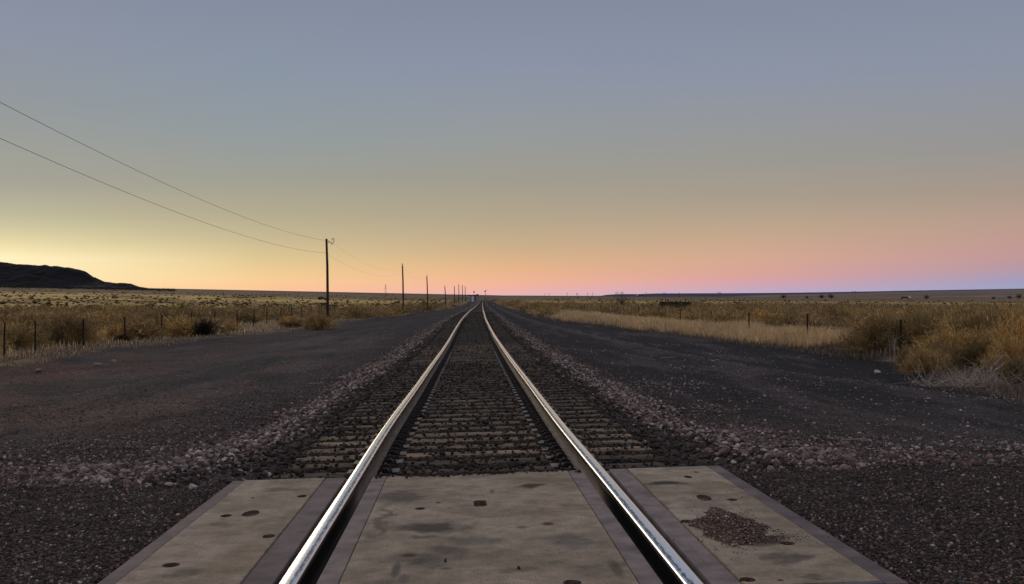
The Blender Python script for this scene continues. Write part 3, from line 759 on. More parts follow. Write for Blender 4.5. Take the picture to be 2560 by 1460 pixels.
# coarse stones strewn along the road verge
vl = lambda u, y, r: r.random(len(u)) < (1-sm(8.0, 12.0, y))*sm(6.9, 8.0, y)*sm(.30, .68, fbm(u*1.3, y*1.3, 64))*(1 if u[0] < 0 else (1-.85*sm(2.6, 3.6, u)))
gravel(17000, 35, -7, -2.2, 6.9, 13.5, .010, .034, PAL_L*.62, [.15,.5,1.2,2.4,4,4,1.4,.1,4,.5], 1, vl)
gravel(10000, 36, 2.0, 7, 6.9, 12.5, .010, .042, PAL_L*.75, [.15,.5,1.5,3,4,4,1,.1,4,.3], 1, vl)
sp_ = lambda u, y, r: r.random(len(u)) < (.10 + .9*sm(.56, .72, fbm(u*.5, y*.22, 66)) + .9*np.exp(-((u-WIND(y))/.3)**2)*(y > 18))
gravel(70000, 37, 2.9, 14, 7.5, 75, .016, .070, PAL_L, [1,2,2,2,2,1,1,1,1,1], 1, sp_)
gravel(60000, 38, -15, -2.9, 7.5, 70, .014, .055, PAL_L, [.6,1.4,2,2.4,2,1.4,1.4,.4,1,1], 1, lambda u, y, r: r.random(len(u)) < (.10 + .8*sm(.56, .70, fbm(u*.4, y*.22, 67))))
for sg_, sd_ in ((-1, 91), (1, 92)):
    r = np.random.default_rng(sd_); n = 19000; y = 1/r.uniform(1/70, 1/7.0, n); u = 2.15 + .5*sm(9, 15, y) + r.exponential(.62, n)
    stones('ballast_stones', XC(y)+sg_*u, y, .012*(.045/.012)**(r.random(n)**1.3), pick(PAL_L*.85, n, [.6,1,2,3,3.5,3.5,1.4,.2,3.5,.7], sd_), 1, .28, seed=sd_)
# small gravel heap on the right panel
r = np.random.default_rng(71); n = 9000
cen = on_panel(1835, 1322); a = r.uniform(0, 2*np.pi, n); rr = np.sqrt(r.random(n))
poly = [(1788, 1270), (1815, 1280), (1850, 1294), (1885, 1308), (1908, 1332), (1890, 1354), (1840, 1365), (1790, 1350), (1766, 1325), (1770, 1293)]
pp = [on_panel(*q) for q in poly]; cx_ = sum(q.x for q in pp)/10; cy_ = sum(q.y for q in pp)/10
pa = np.array([math.atan2(q.y-cy_, q.x-cx_) for q in pp]); pr_ = np.array([math.hypot(q.x-cx_, q.y-cy_) for q in pp]); od = np.argsort(pa); pa = pa[od]; pr_ = pr_[od]
a = r.uniform(-np.pi, np.pi, n); R_ = np.interp(a, np.concatenate([pa-2*np.pi, pa, pa+2*np.pi]), np.tile(pr_, 3)); rr = np.sqrt(r.random(n))*(1+np.abs(r.normal(0, .05, n)))
keep_ = r.random(n) < R_**2/(R_**2).max(); a, R_, rr = a[keep_], R_[keep_], rr[keep_]; n = len(a)
hx = cx_ + R_*rr*np.cos(a); hy = cy_ + R_*rr*np.sin(a)
hh = .018*np.sqrt(np.clip(1-rr**2, 0, 1))*r.random(n)**.5
W = [PM @ Vector((hx[i], hy[i], hh[i])) for i in range(n)]
wx = np.array([w.x for w in W]); wy = np.array([w.y for w in W]); wz = np.array([w.z for w in W])
o = stones('gravel_heap', wx, wy, r.uniform(.006, .015, n), pick(PAL_G, n, [1.4,3,3,1,2,2.5,3.2,.5], 72)*1.35, 1, .3, zfun=lambda x, y: wz, seed=73)
n = 620; px_ = np.where(r.random(n) < .6, 1835 + r.normal(0, 60, n), 1935 + r.normal(0, 45, n)); py_ = np.where(px_ > 1890, 1343 + r.normal(0, 8, n), 1320 + r.normal(0, 40, n)); py_ = np.clip(py_, 1175, 1450)
W = [PM @ on_panel(float(px_[i]), float(py_[i])) for i in range(n)]
wz2 = np.array([w.z for w in W])
ns_ = 520; sx = r.normal(0, .42, ns_); sy = PL/2 - np.abs(r.normal(0, .045, ns_)) - .005; kx = (np.abs(sx) < .62) & ((np.abs(sx+.12) < .35) | (r.random(ns_) < .25))
sx, sy = sx[kx], sy[kx]; W2 = [PM @ Vector((sx[i], sy[i], 0)) for i in range(len(sx))]; wz3 = np.array([w.z for w in W2])
stones('spilled_ballast', np.array([w.x for w in W2]), np.array([w.y for w in W2]), r.uniform(.008, .034, len(sx)), pick(PAL_D, len(sx), [2,2,1.6,2,.9,2,1.2,.3], 79), 1, .3, zfun=lambda x, y: wz3, seed=80)
stones('loose_gravel', np.array([w.x for w in W]), np.array([w.y for w in W]), r.uniform(.004, .009, n), pick(PAL_G, n, PG, 74), 1, .3, zfun=lambda x, y: wz2, seed=75)

def rock(label, px, py, H, size, col, flat=.6, d=None, z=None, seed=0):
    if d is None: d = H*F/(py-HOR)
    X = (px-1280)/F*d
    V, Fc = ico(3); r = np.random.default_rng(seed+500)
    for _ in range(16):
        nrm = r.normal(size=3); nrm /= np.linalg.norm(nrm); lim = r.uniform(.6, .88); dd = V@nrm; V = V - np.maximum(dd-lim, 0)[:, None]*nrm
    V = V*np.array(size)*.5
    me = np_me('rock', V, Fc, M_STONE, np.tile(np.array(col), (len(V), 1)))
    o = link('rock', me); zz = gz(X, d) if z is None else z
    o.location = (X, d, zz + size[2]*.28); o.rotation_euler = (0, 0, r.uniform(0, 6))
    return tag(o, label, 'rock')
rock('white rounded stone lying on the dark gravel left of the left crossing panel', 482, 1211, 1.14, (.055, .05, .045), (.50, .48, .46), seed=1)
rock('tan boulder at the left edge of the dirt yard near the first fence posts', 96, 914, 2.15, (.30, .25, .18), (.30, .22, .17), seed=2)
rock('grey-white flat rock beside a tan boulder below the second fence post', 245, 899, 2.15, (.28, .2, .12), (.30, .27, .27), seed=3)
rock('tan round boulder below the second and third left fence posts', 284, 892, 2.15, (.26, .2, .16), (.42, .27, .18), seed=4)
rock('pale pair-shaped rock on black cinders right of the nearest right fence post', 2193, 914, 2.1, (.26, .18, .14), (.55, .50, .42), seed=5)
rock('low pale rock on the black cinders in front of the big brush', 2322, 964, 1.95, (.16, .10, .06), (.50, .46, .42), seed=6)
rock('cream stone on the gravel at the right side of the foreground', 2422, 1148, 1.25, (.06, .05, .035), (.42, .38, .30), seed=7)
rock('pinkish flat stone in the rubble left of the track', 1, 0, 0, (.12, .09, .045), (.30, .18, .15), d=8.6, seed=8).location = (-2.98, 8.55, gz(-2.98, 8.55)+.015)
rock('yellowish stone at the foot of the left ballast shoulder', 588, 1098, 1.45, (.06, .045, .04), (.48, .40, .28), seed=9)
rock('white stone standing out on the dark yard right of the track', 1811, 962, 1.85, (.10, .07, .05), (.45, .42, .40), seed=10)
for px, py, lb in ((1114, 1405, 'small pointed brown pebble on the centre panel, nearer the left rail'), (1297, 1423, 'small brown pebble on the centre panel, nearer its middle')):
    p = PM @ on_panel(px, py); o = rock(lb, px, py, 1, (.014, .014, .018), (.07, .04, .03), d=p.y, z=p.z, seed=px); o.location = p + Vector((0, 0, .006)); o.name = 'pebble'; o['category'] = 'pebble'

# ------------------------------------------------------------------ vegetation
def twig_mesh(n, h, rad, w, cols, seed, core=.35, droop=.0, seg=2):
    """a broom of fine twigs filling a dome; returns V, F, C"""
    r = np.random.default_rng(seed)
    az = r.uniform(0, 2*np.pi, n); el = np.arccos(r.uniform(0, 1, n)**.75)            # 0 = up
    rr = (.62 + .38*r.random(n))*(1 + .30*np.sin(az*3+seed)*np.sin(el) + .14*np.sin(az*7+seed*2))
    dirv = np.stack([np.sin(el)*np.cos(az)*rad, np.sin(el)*np.sin(az)*rad, np.cos(el)*h], 1)
    tip = dirv*rr[:, None]
    a0 = r.uniform(.05, core+.35, n)
    base = tip*a0[:, None]*np.array([.8, .8, 1.0]) + r.normal(0, .04*rad, (n, 3))*np.array([1, 1, .3])
    fine = r.random(n) < .78                      # most twigs are short sprays in the outer shell
    lump = 1 + .16*np.sin(az*4+seed)*np.sin(el*5+seed*1.7) + .10*np.sin(az*9-seed)*np.cos(el*8)
    q = tip*(r.uniform(.45, 1.0, n)**.6*lump)[:, None] + r.normal(0, .05, (n, 3))*np.array([rad, rad, h])
    sdir = dirv/np.linalg.norm(dirv, axis=1)[:, None]*.6 + r.normal(0, .55, (n, 3)) + np.array([0, 0, .22]); sdir /= np.linalg.norm(sdir, axis=1)[:, None]
    sl = r.uniform(.10, .24, n)[:, None]
    base = np.where(fine[:, None], q, base); tip = np.where(fine[:, None], q + sdir*sl*np.array([rad, rad, h]), tip)
    tip = tip + r.normal(0, .03*h, (n, 3)); tip[:, 2] += .05*h*r.random(n)
    base[:, 2] = np.maximum(base[:, 2], 0); tip[:, 2] = np.maximum(tip[:, 2], .02)
    mid = (base+tip)/2 + r.normal(0, .012*h, (n, 3)); mid[:, 2] -= droop*h
    dv = tip-base; sd = np.cross(dv, r.normal(size=(n, 3))); sd /= (np.linalg.norm(sd, axis=1)[:, None]+1e-6)
    ww = w*r.uniform(.6, 1.4, n)[:, None]
    V = np.stack([base-sd*ww*.5, base+sd*ww*.5, mid-sd*ww*.42, mid+sd*ww*.42, tip], 1).reshape(-1, 3)
    k = np.arange(n)[:, None]*5
    Q = np.concatenate([k+0, k+1, k+3, k+2], 1); T = np.concatenate([k+2, k+3, k+4], 1)
    cols = np.array(cols); c = cols[r.integers(0, len(cols), n)]*r.uniform(.7, 1.25, (n, 1))
    cl = 1 + .35*np.sin(az*5 + seed)*np.cos(el*4+seed)
    C = np.repeat(c*cl[:, None], 5, 0)
    return V, Q, T, C
GOLD = [(.56,.365,.145),(.46,.30,.125),(.64,.455,.21),(.33,.215,.09),(.42,.30,.125)]
OLIVE = [(.27,.21,.09),(.22,.17,.08),(.33,.26,.11)]
GREYB = [(.22,.165,.14),(.17,.125,.115),(.28,.22,.19)]
DARK = [(.050,.038,.026),(.035,.028,.022),(.075,.052,.034)]
def twig_obj_mesh(name, *a, **k):
    V, Q, T, C = twig_mesh(*a, **k); return np_me(name, V, [Q, T], M_BRUSH, C)
HI = [twig_obj_mesh('rabbitbrush', 9500, 1.0, 1.0, .010, c, s) for s, c in ((1, GOLD), (2, GOLD+OLIVE), (3, GOLD+GREYB[:1]))]
HIG = [twig_obj_mesh('grey_brush', 7000, 1.0, 1.0, .010, GREYB, 5)]
MIDm = [twig_obj_mesh('rabbitbrush', 2400, 1.0, 1.0, .020, c, s) for s, c in ((11, GOLD), (12, GOLD), (13, GOLD+OLIVE), (14, GOLD+GREYB))]
DKm = [twig_obj_mesh('dark_shrub', 1600, 1.0, 1.0, .026, DARK, s, core=.2) for s in (21, 22)]
DKs = [twig_obj_mesh('dark_shrub', 220, 1.0, 1.0, .05, DARK, s, core=.15) for s in (23, 24)]
def shrub(mesh, x, y, r, h, label, cat, group=None, name=None):
    o = link(name or mesh.name.split('.')[0], mesh); o.location = (x, y, gz(x, y)-.03); o.scale = (r, r*random.uniform(.85, 1.15), h)
    o.rotation_euler = (0, 0, random.uniform(0, 6.28)); return tag(o, label, cat, group)
def by_px(px, py, H): d = H*F/(py-HOR); return (px-1280)/F*d, d
taken = []
def named(mesh, px, py, H, r, h, label, cat='bush', group=None):
    x, y = by_px(px, py, H); taken.append((x, y, r)); return shrub(mesh, x, y, r, h, label, cat, group)
GB = 'large brush bushes at the right fence'
named(HI[0], 2330, 888, 2.2, 1.15, 1.35, 'rounded golden brush bush just right of the nearest right fence post', group=GB)
named(HI[1], 2420, 892, 2.15, 1.2, 1.55, 'tall olive-gold brush bush behind the tangle of dead branches', group=GB)
named(HI[2], 2372, 908, 2.1, .85, .8, 'low brown brush bush in front of the tall olive-gold one', group=GB)
named(HI[0], 2558, 905, 2.1, 1.35, 1.75, 'largest golden brush bush cut by the right edge of the picture', group=GB)
named(HI[1], 2480, 868, 2.25, 1.4, 1.7, 'high golden brush bush behind the arched dead branch', group=GB)
named(HI[2], 2300, 855, 2.25, 1.3, 1.5, 'golden brush bush behind the nearest right fence post', group=GB)
named(HI[2], 2540, 945, 2.0, .7, .75, 'small tan brush bush at the lower right end of the thicket', group=GB)
for _k, (_px, _py, _rr, _hh, _m, _l) in enumerate([(2275, 905, .55, .6, 2, 'small tan bush at the foot of the nearest right fence post'), (2310, 920, .8, .75, 0, 'low golden bush at the front edge of the thicket, left end'),
    (2455, 915, .9, 1.0, 1, 'olive-brown bush directly behind the dead branch tangle'), (2530, 925, .9, 1.15, 0, 'golden bush at the right edge above the dead branches'), (2400, 862, 1.5, 1.45, 0, 'bushy golden mound in the second row behind the tall olive-gold bush'),
    (2340, 846, 1.5, 1.5, 1, 'olive bush in the second row above the rounded golden bush'), (2545, 862, 1.6, 1.9, 2, 'tall grey-gold bush in the second row at the right edge'), (2240, 848, 1.4, 1.25, 0, 'golden bush in the second row left of the nearest fence post'),
    (2180, 846, 1.4, 1.2, 2, 'grey-gold bush in the second row above the grey-gold one'), (2120, 840, 1.4, 1.1, 1, 'olive bush behind the purplish leafless bush')]):
    named(HI[_m], _px, _py, 2.15, _rr, _hh, _l, group=GB)
named(HIG[0], 2092, 862, 2.25, 1.0, .95, 'purplish grey leafless bush between the two nearest right fence posts')
named(HI[2], 2160, 868, 2.25, 1.1, 1.1, 'grey-gold bush right of the purplish leafless bush')
named(HIG[0], 2215, 872, 2.25, .9, 1.05, 'dark purplish bush touching the nearest right fence post on its left')
named(HI[0], 1985, 822, 2.35, 2.0, 1.15, 'broad golden bush behind the second nearest right fence post')
named(DKm[0], 1992, 826, 2.3, 1.3, .75, 'dark green-grey shrub left of the second nearest right fence post')
named(DKm[1], 508, 838, 2.25, .85, 1.05, 'dark leafy shrub standing between two left fence posts')
named(DKm[0], 395, 836, 2.3, .8, 1.0, 'dark leafless shrub at the fourth left fence post')
named(HI[0], 172, 862, 2.3, 1.2, 1.45, 'large golden bush between the first and second left fence posts')
named(HI[2], 20, 862, 2.3, 1.0, .9, 'grey-brown bush at the left edge of the picture behind the fence')
named(MIDm[1], 290, 846, 2.3, 1.2, .9, 'yellow-brown bush just behind the third left fence post')
named(HI[2], 792, 813, 2.05, 1.25, 1.15, 'brown bush at the foot of the nearest utility pole')
named(DKm[1], 812, 768, 2.9, 1.9, 1.3, 'dark round shrub on the pale grass behind the nearest utility pole')
named(DKs[0], 2518, 778, 2.9, 2.0, 1.6, 'dark flat-topped shrub beyond the thicket near the right edge')
named(DKs[1], 2287, 775, 2.9, 1.4, 1.1, 'dark reddish shrub standing on the far wooden fence line')

def scatter(seed, region, space, n_try):
    r = np.random.default_rng(seed); x0, x1, y0, y1 = region
    X = []; Y = []
    gy = y0
    while gy < y1:
        sp = space(gy); gx0 = max(x0, -.48*gy-3); gx1 = min(x1, .48*gy+3)
        for gx in np.arange(gx0, gx1, sp):
            X.append(gx + r.uniform(-.5, .5)*sp); Y.append(gy + r.uniform(-.5, .5)*sp)
        gy += sp
    return np.array(X), np.array(Y)
brush = []
x, y = scatter(1, (0, 260, 36, 430), lambda d: 2.15 + d*.009, 0); u = x - XC(y)
n = vnoise(x*.11, y*.05, 91); r = np.random.default_rng(2)
k = (u > R_EDGE(y) + np.interp(y, [36, 44, 50, 90, 200, 400], [1.0, 1.0, 4.5, 4.5, 3.5, 2])) & (r.random(len(x)) < .7 + .5*n) & (r.random(len(x)) < 1 - .92*sm(250, 400, y))
brush += [(a, b, 1) for a, b in zip(x[k], y[k])]
x, y = scatter(3, (-260, 0, 40, 260), lambda d: 2.2 + d*.01, 0); u = x - XC(y)
n = vnoise(x*.10, y*.05, 93)
k = (u < L_EDGE(y) - np.interp(y, [40, 56, 72, 120, 200], [3.2, 4.2, 2.6, .8, .6])) & (r.random(len(x)) < .25 + .75*sm(.3, .6, n)) & (r.random(len(x)) < 1 - .97*sm(135, 205, y)*sm(-40, -15, u*-1*-1)) & (r.random(len(x)) < 1 - .9*sm(150, 215, y))
brush += [(a, b, -1) for a, b in zip(x[k], y[k])]
# a few along the embankment foot farther out
r5 = np.random.default_rng(55)
for _ in range(260):
    b = 1/r5.uniform(1/900, 1/110); sgn = -1 if r5.random() < .5 else 1
    ed = float(L_EDGE(b)) if sgn < 0 else float(R_EDGE(b)); a = float(XC(b)) + ed + sgn*r5.exponential(5+b*.02); brush.append((a, b, sgn))
brush = [b for b in brush if not (24 < b[0] < 38 and 178 < b[1] < 216)]
brush = [b for b in brush if all((b[0]-t[0])**2 + (b[1]-t[1])**2 > (t[2]*.9)**2 for t in taken)]
brush.sort(key=lambda b: b[1])
r = np.random.default_rng(6)
inst, mass = brush[:270], brush[270:]
for (a, b, sgn) in inst:
    rd = r.uniform(.95, 1.9); h = rd*r.uniform(.55, .85)
    if sgn < 0: h *= .85
    if b < 52: ms = HI[r.integers(0, 3)]
    else: ms = MIDm[r.integers(0, 4)]
    lab = 'golden brown brush bush in the thicket beyond the right wire fence' if sgn > 0 else 'golden brown brush bush scattered behind the left wire fence'
    shrub(ms, a, b, rd, h, lab, 'bush', 'brush bushes right of the track' if sgn > 0 else 'brush bushes left of the track')
def mass_mesh(name, pts, palettes, nb, seed, hr, rr, wfun, matl):
    Vs = []; Qs = []; Ts = []; Cs = []; off = 0; r = np.random.default_rng(seed)
    pr = []
    for s in range(8):
        pr.append(twig_mesh(nb, 1, 1, 1.0, palettes[s % len(palettes)], 200+s+seed, core=.2))
    for (a, b) in pts:
        V, Q, T, C = pr[r.integers(0, 8)]
        rd = r.uniform(*rr)*(1+b*.0006); h = rd*r.uniform(*hr)
        V = V.reshape(-1, 5, 3); w = wfun(b)
        # rebuild blades at the wanted width: shrink towards each blade's axis
        ax = np.stack([(V[:, 0]+V[:, 1])/2]*2 + [(V[:, 2]+V[:, 3])/2]*2 + [V[:, 4]], 1)
        dv = (V - ax)*w/rd
        P = ax*np.array([rd, rd, h]) + dv
        an = r.uniform(0, 6.28); c, s = math.cos(an), math.sin(an)
        P = P @ np.array([[c, s, 0], [-s, c, 0], [0, 0, 1]])
        P = P + np.array([a, b, 0])
        Vs.append((P.reshape(-1, 3), a, b)); Qs.append(Q+off); Ts.append(T+off); off += len(V)*5
        Cs.append(C*r.uniform(.42, 1.35))
    z = terrain(np.array([v[1] for v in Vs]), np.array([v[2] for v in Vs])) - .05
    VV = []
    for (P, a, b), zz in zip(Vs, z): P[:, 2] += zz; VV.append(P)
    me = np_me(name, np.concatenate(VV), [np.concatenate(Qs), np.concatenate(Ts)], matl, np.concatenate(Cs))
    return tag(link(name, me), kind='stuff')
mass_mesh('distant_brush', [(a, b) for a, b, s in mass], [GOLD, GOLD, GOLD+OLIVE, GOLD+GREYB, GREYB+GOLD[:2]], 230, 7, (.5, .8), (1.25, 2.2), lambda b: .05 + b*.00025, M_BRUSHF)
# dark shrubs dotted over the pale plain
r = np.random.default_rng(8); dark = []
while len(dark) < 1500:
    b = 1/r.uniform(1/2200, 1/175); a = -r.uniform(.03, .475)*b
    if r.random() < .5*(1-sm(180, 330, b)): continue
    if a - float(XC(b)) > -14 or r.random() > .35 + .65*vnoise(np.array([a*.03]), np.array([b*.012]), 97)[0]: continue
    dark.append((a, b, -1))
while len(dark) < 2300:
    b = 1/r.uniform(1/2000, 1/300); a = r.uniform(.03, .475)*b
    if a < 12: continue
    dark.append((a, b, 1))
for _ in range(60):
    b = r.uniform(48, 260); a = r.uniform(.12, .45)*b
    if a - float(XC(b)) > float(R_EDGE(b)) + 5: dark.append((a, b, 1))
for _ in range(45):
    b = r.uniform(55, 200); a = -r.uniform(.2, .45)*b
    if a - float(XC(b)) < float(L_EDGE(b)) - 3: dark.append((a, b, -1))
dark.sort(key=lambda t: t[1])
for (a, b, s) in dark[:240]:
    rd = r.uniform(.3, .62)*(1 if r.random() < .88 else 1.7); h = rd*r.uniform(.6, .95)
    if b < 130: rd *= .8
    shrub(DKm[r.integers(0, 2)] if b < 120 else DKs[r.integers(0, 2)], a, b, rd, h,
          'small dark shrub on the pale grass plain left of the track' if s < 0 else 'small dark shrub among the golden brush right of the track', 'shrub', 'dark shrubs left of the track' if s < 0 else 'dark shrubs right of the track')
mass_mesh('distant_shrubs', [(a, b) for a, b, s in dark[240:]], [DARK], 60, 9, (.6, .95), (.25, .75), lambda b: .08 + b*.0003, M_BRUSHF)
# junipers at the foot of the mesa
pts = []
while len(pts) < 900:
    b = r.uniform(1500, 2620); a = -r.uniform(.30, .49)*b
    if r.random() < sm(1500, 2500, b)*.9 + .1: pts.append((a, b))
mass_mesh('distant_junipers', pts, [DARK], 40, 10, (.7, 1.0), (1.6, 3.2), lambda b: .9, M_BRUSHF)

# grasses
def blades(name, x, y, h, w, cols, seed, lean=.35, zoff=0):
    r = np.random.default_rng(seed); n = len(x); z = terrain(x, y) - .01
    az = r.uniform(0, 2*np.pi, n); ln = np.abs(r.normal(0, lean, n))*h
    d = np.stack([np.cos(az), np.sin(az)], 1)
    sdv = np.stack([-np.sin(az+r.normal(0, .8, n)), np.cos(az), 0*az], 1)*(w*.5)[:, None]
    b0 = np.stack([x, y, z], 1); mid = b0 + np.stack([d[:, 0]*ln*.35, d[:, 1]*ln*.35, h*.6], 1); tip = b0 + np.stack([d[:, 0]*ln, d[:, 1]*ln, h], 1)
    V = np.stack([b0-sdv, b0+sdv, mid-sdv*.8, mid+sdv*.8, tip], 1).reshape(-1, 3); k = np.arange(n)[:, None]*5
    me = np_me(name, V, [np.concatenate([k, k+1, k+3, k+2], 1), np.concatenate([k+2, k+3, k+4], 1)], M_GRASS, np.repeat(cols, 5, 0))
    return tag(link(name, me), kind='stuff')
def grass_strip(name, seed, n, y0, y1, edge, w0, w1, sgn, h0, h1, pal, wd, clump=.5, power=1.0):
    r = np.random.default_rng(seed)
    y = 1/r.uniform(1/y1, 1/y0, n); ww = w0 + (w1-w0)*r.random(n)**power
    x = XC(y) + edge(y) + sgn*ww; k = np.abs(x) < .49*y+1
    k &= r.random(n) < (1-clump) + clump*sm(.35, .6, fbm(x*.8, y*.8, seed))
    x, y, ww = x[k], y[k], ww[k]; m = len(x)
    hv = r.uniform(h0, h1, m)*(.45+.8*fbm(x*.5, y*.3, seed+1))*(.55 + .45*sm(w0, w0+1.5, ww))
    pal = np.array(pal); c = pal[r.integers(0, len(pal), m)]*r.uniform(.75, 1.2, (m, 1))*(.75+.5*fbm(x*.3, y*.2, seed+2))[:, None]
    blades(name, x, y, hv, wd*(1+y*.012), c, seed+3)
STRAW = [(.88,.62,.32),(.80,.55,.27),(.88,.70,.42),(.70,.49,.28)]
PALE = [(.24,.185,.145),(.16,.12,.10),(.36,.28,.21),(.27,.18,.11),(.11,.08,.065)]
grass_strip('dry_grass', 301, 62000, 47, 170, R_EDGE, -.2, 5.0, 1, .5, 1.05, STRAW, .016, .3)
grass_strip('dry_grass', 302, 15000, 40, 120, R_EDGE, -1.0, 1.8, 1, .12, .5, PALE, .012, .8)
grass_strip('dry_grass', 303, 22000, 28, 120, L_EDGE, -.6, 4.2, -1, .04, .24, PALE+STRAW[:1], .012, .92)
grass_strip('dry_grass', 304, 24000, 34, 190, L_EDGE, 1.2, 26, -1, .12, .42, STRAW+[(.40,.28,.13)], .016, .65)
grass_strip('dry_grass', 305, 22000, 22, 60, R_EDGE, -.3, 2.5, 1, .06, .35, PALE, .010, .85)
grass_strip('dry_grass', 306, 12000, 60, 420, R_EDGE, 3, 120, 1, .3, .7, STRAW+[(.40,.28,.13)], .03, .8)
grass_strip('dry_grass', 307, 24000, 150, 600, L_EDGE, 3, 200, -1, .2, .4, [(.52,.44,.24),(.44,.36,.18)], .05, .9)

# dead branches on the right
def branch_pts(p, dirv, L, curl, r, n=9):
    pts = [Vector(p)]; d = Vector(dirv).normalized()
    for i in range(n):
        d = (d + Vector((r.normal()*curl, r.normal()*curl, r.normal()*curl*.7 - .04))).normalized(); pts.append(pts[-1] + d*(L/n))
        if pts[-1].z < p[2]-.0: pts[-1].z = p[2] + .01; d.z = abs(d.z)*.5
    return pts
bx, by = by_px(2470, 948, 2.02); bz = gz(bx, by)
root = empty('dead_branch_pile', (bx, by, bz)); tag(root, 'tangle of pale grey dead branches at the foot of the right thicket', 'branches')
r = np.random.default_rng(77); m = MB()
for i in range(330):
    p = (r.normal()*.75, r.normal()*.35, abs(r.normal())*.04); a = r.uniform(0, 6.28); L = r.uniform(.35, 1.1)
    pts = branch_pts(p, (math.cos(a), math.sin(a)*.6, r.uniform(.1, 1.1)), L, .25, r, 7); q = r.uniform(.004, .010)
    m.tube(pts, [q*(1-.8*k/7) for k in range(8)], 4)
m.build('twigs', M_DEAD, root)
m = MB(); m.tube([(.10, 0, .0), (.05, 0, .2), (.15, 0, .38), (.42, 0, .58)], [.018, .017, .015, .010], 6); m.build('forked_branch', M_DEAD, root, 0, True)
m = MB(); m.tube([(.42-(.30+.05*math.sin(t*5))*math.cos(t), .05, .30+(.42+.03*math.cos(t*4))*math.sin(t)) for t in np.linspace(-.1, 2.9, 14)], [.013-.0004*i for i in range(14)], 6); m.build('arched_branch', M_DEAD, root, 0, True)
bx, by = by_px(2236, 900, 2.2); bz = gz(bx, by)
root = empty('dead_weed', (bx, by, bz)); tag(root, 'tall bleached dead weed with bare stalks left of the nearest right fence post', 'dead weed')
m = MB(); m.tube([(0, 0, 0), (.01, 0, .5), (-.03, .02, 1.02)], [.011, .009, .004], 5); m.tube([(-.14, 0, 0), (-.16, 0, .4), (-.2, 0, .78)], [.008, .006, .003], 5); m.build('stalk', M_DEAD, root)
m = MB()
for i in range(46):
    z = r.uniform(.05, .8); a = r.uniform(0, 6.28); m.tube(branch_pts((r.normal()*.02, 0, z), (math.cos(a), math.sin(a), .5), r.uniform(.1, .32), .2, r, 4), [.004, .0035, .003, .002, .001], 4)
for i in range(40):
    a = r.uniform(0, 6.28); m.tube(branch_pts((r.normal()*.22, r.normal()*.15, .01), (math.cos(a), math.sin(a), .25), r.uniform(.2, .5), .25, r, 5), [.006, .005, .004, .003, .002, .001], 4)
m.build('side_twigs', M_DEAD, root)

# ------------------------------------------------------------------ fences
def wire_fence(label, posts, hgt, cat='fence'):
    p0 = posts[len(posts)//2]; root = empty('wire_fence', (posts[0][0], posts[0][1], gz(posts[0][0], posts[0][1]))); tag(root, label, cat)
    org = Vector(root.location)
    pm = MB(); pm.box((-.034, -.004, -.2), (.034, .004, hgt)); pm.box((-.005, .004, -.2), (.005, .045, hgt))
    for k in range(16): pm.box((-.010, -.012, .12+k*.07), (.010, -.004, .14+k*.07))
    pme = pm.me('post', M_POST)
    tops = []
    for i, (x, y) in enumerate(posts):
        z = gz(x, y); o = link('post', pme, root, Vector((x, y, z)) - org)
        ln = random.uniform(-.035, .035); o.rotation_euler = (random.uniform(-.03, .03), ln, random.uniform(-.3, .3)); tops.append(Vector((x, y, z)) - org)
    for f in (.28, .55, .78, .96):
        m = MB(); pts = []
        for a, b in zip(tops[:-1], tops[1:]):
            for t in (0, .25, .5, .75): p = a.lerp(b, t) + Vector((0, -.012, hgt*f - .05*4*t*(1-t))); pts.append(p)
        pts.append(tops[-1] + Vector((0, -.012, hgt*f))); m.tube(pts, .0022, 4); m.build('wire', M_WIRE, root)
lp = []
for px in (-60, 10, 88, 208, 313, 403, 478, 538, 593, 634, 667, 702, 729, 755, 777, 797, 815, 832):
    u = 1206 - px; d = 17.9*F/(u) if False else (17.6*F)/(u - 0.0 + 1e-6)
    lp.append((-17.6 - .0264*d*1.0 + 0*d, d)) if False else lp.append(((px-1280)/F*d, d))
lp = [p for p in lp if p[1] > 30][1:]
wire_fence('left wire fence of thin dark steel posts along the brush', lp, 1.3)
rp = []
for px in (2760, 2250, 2018, 1873, 1777, 1701, 1647, 1597, 1559, 1529, 1503, 1481, 1461, 1446, 1433, 1422):
    d = 14.4*F/(px-1206); rp.append(((px-1280)/F*d, d))
wire_fence('right wire fence of thin dark steel posts rising from straw grass', rp[1:], 1.38)
# far wooden corral fence on the right
pts = []
A = np.array((75., 292.)); B = np.array((60., 158.))
root = empty('corral_fence', (A[0], A[1], gz(*A))); tag(root, 'distant fence of closely set dark wooden posts across the golden brush', 'fence'); org = Vector(root.location)
fm = MB(); fm.tube([(0, 0, -.2), (.01, 0, .7), (0, 0, 1.35)], [.085, .08, .07], 7); cpme = fm.me('post', M_PLANK)
prev = None; m = MB()
for i in range(46):
    t = i/45; p = A + (B-A)*t + np.array((1.5*math.sin(t*5), 0)); z = gz(*p); o = link('post', cpme, root, Vector((p[0], p[1], z)) - org); o.scale = (1, 1, random.uniform(.8, 1.15))
    q = Vector((p[0], p[1], z)) - org
    if prev is not None:
        for hh_ in (.45, .95): m.tube([prev + Vector((0, 0, hh_)), q + Vector((0, 0, hh_))], .015, 4)
    prev = q
m.build('rail', M_WIRE, root)
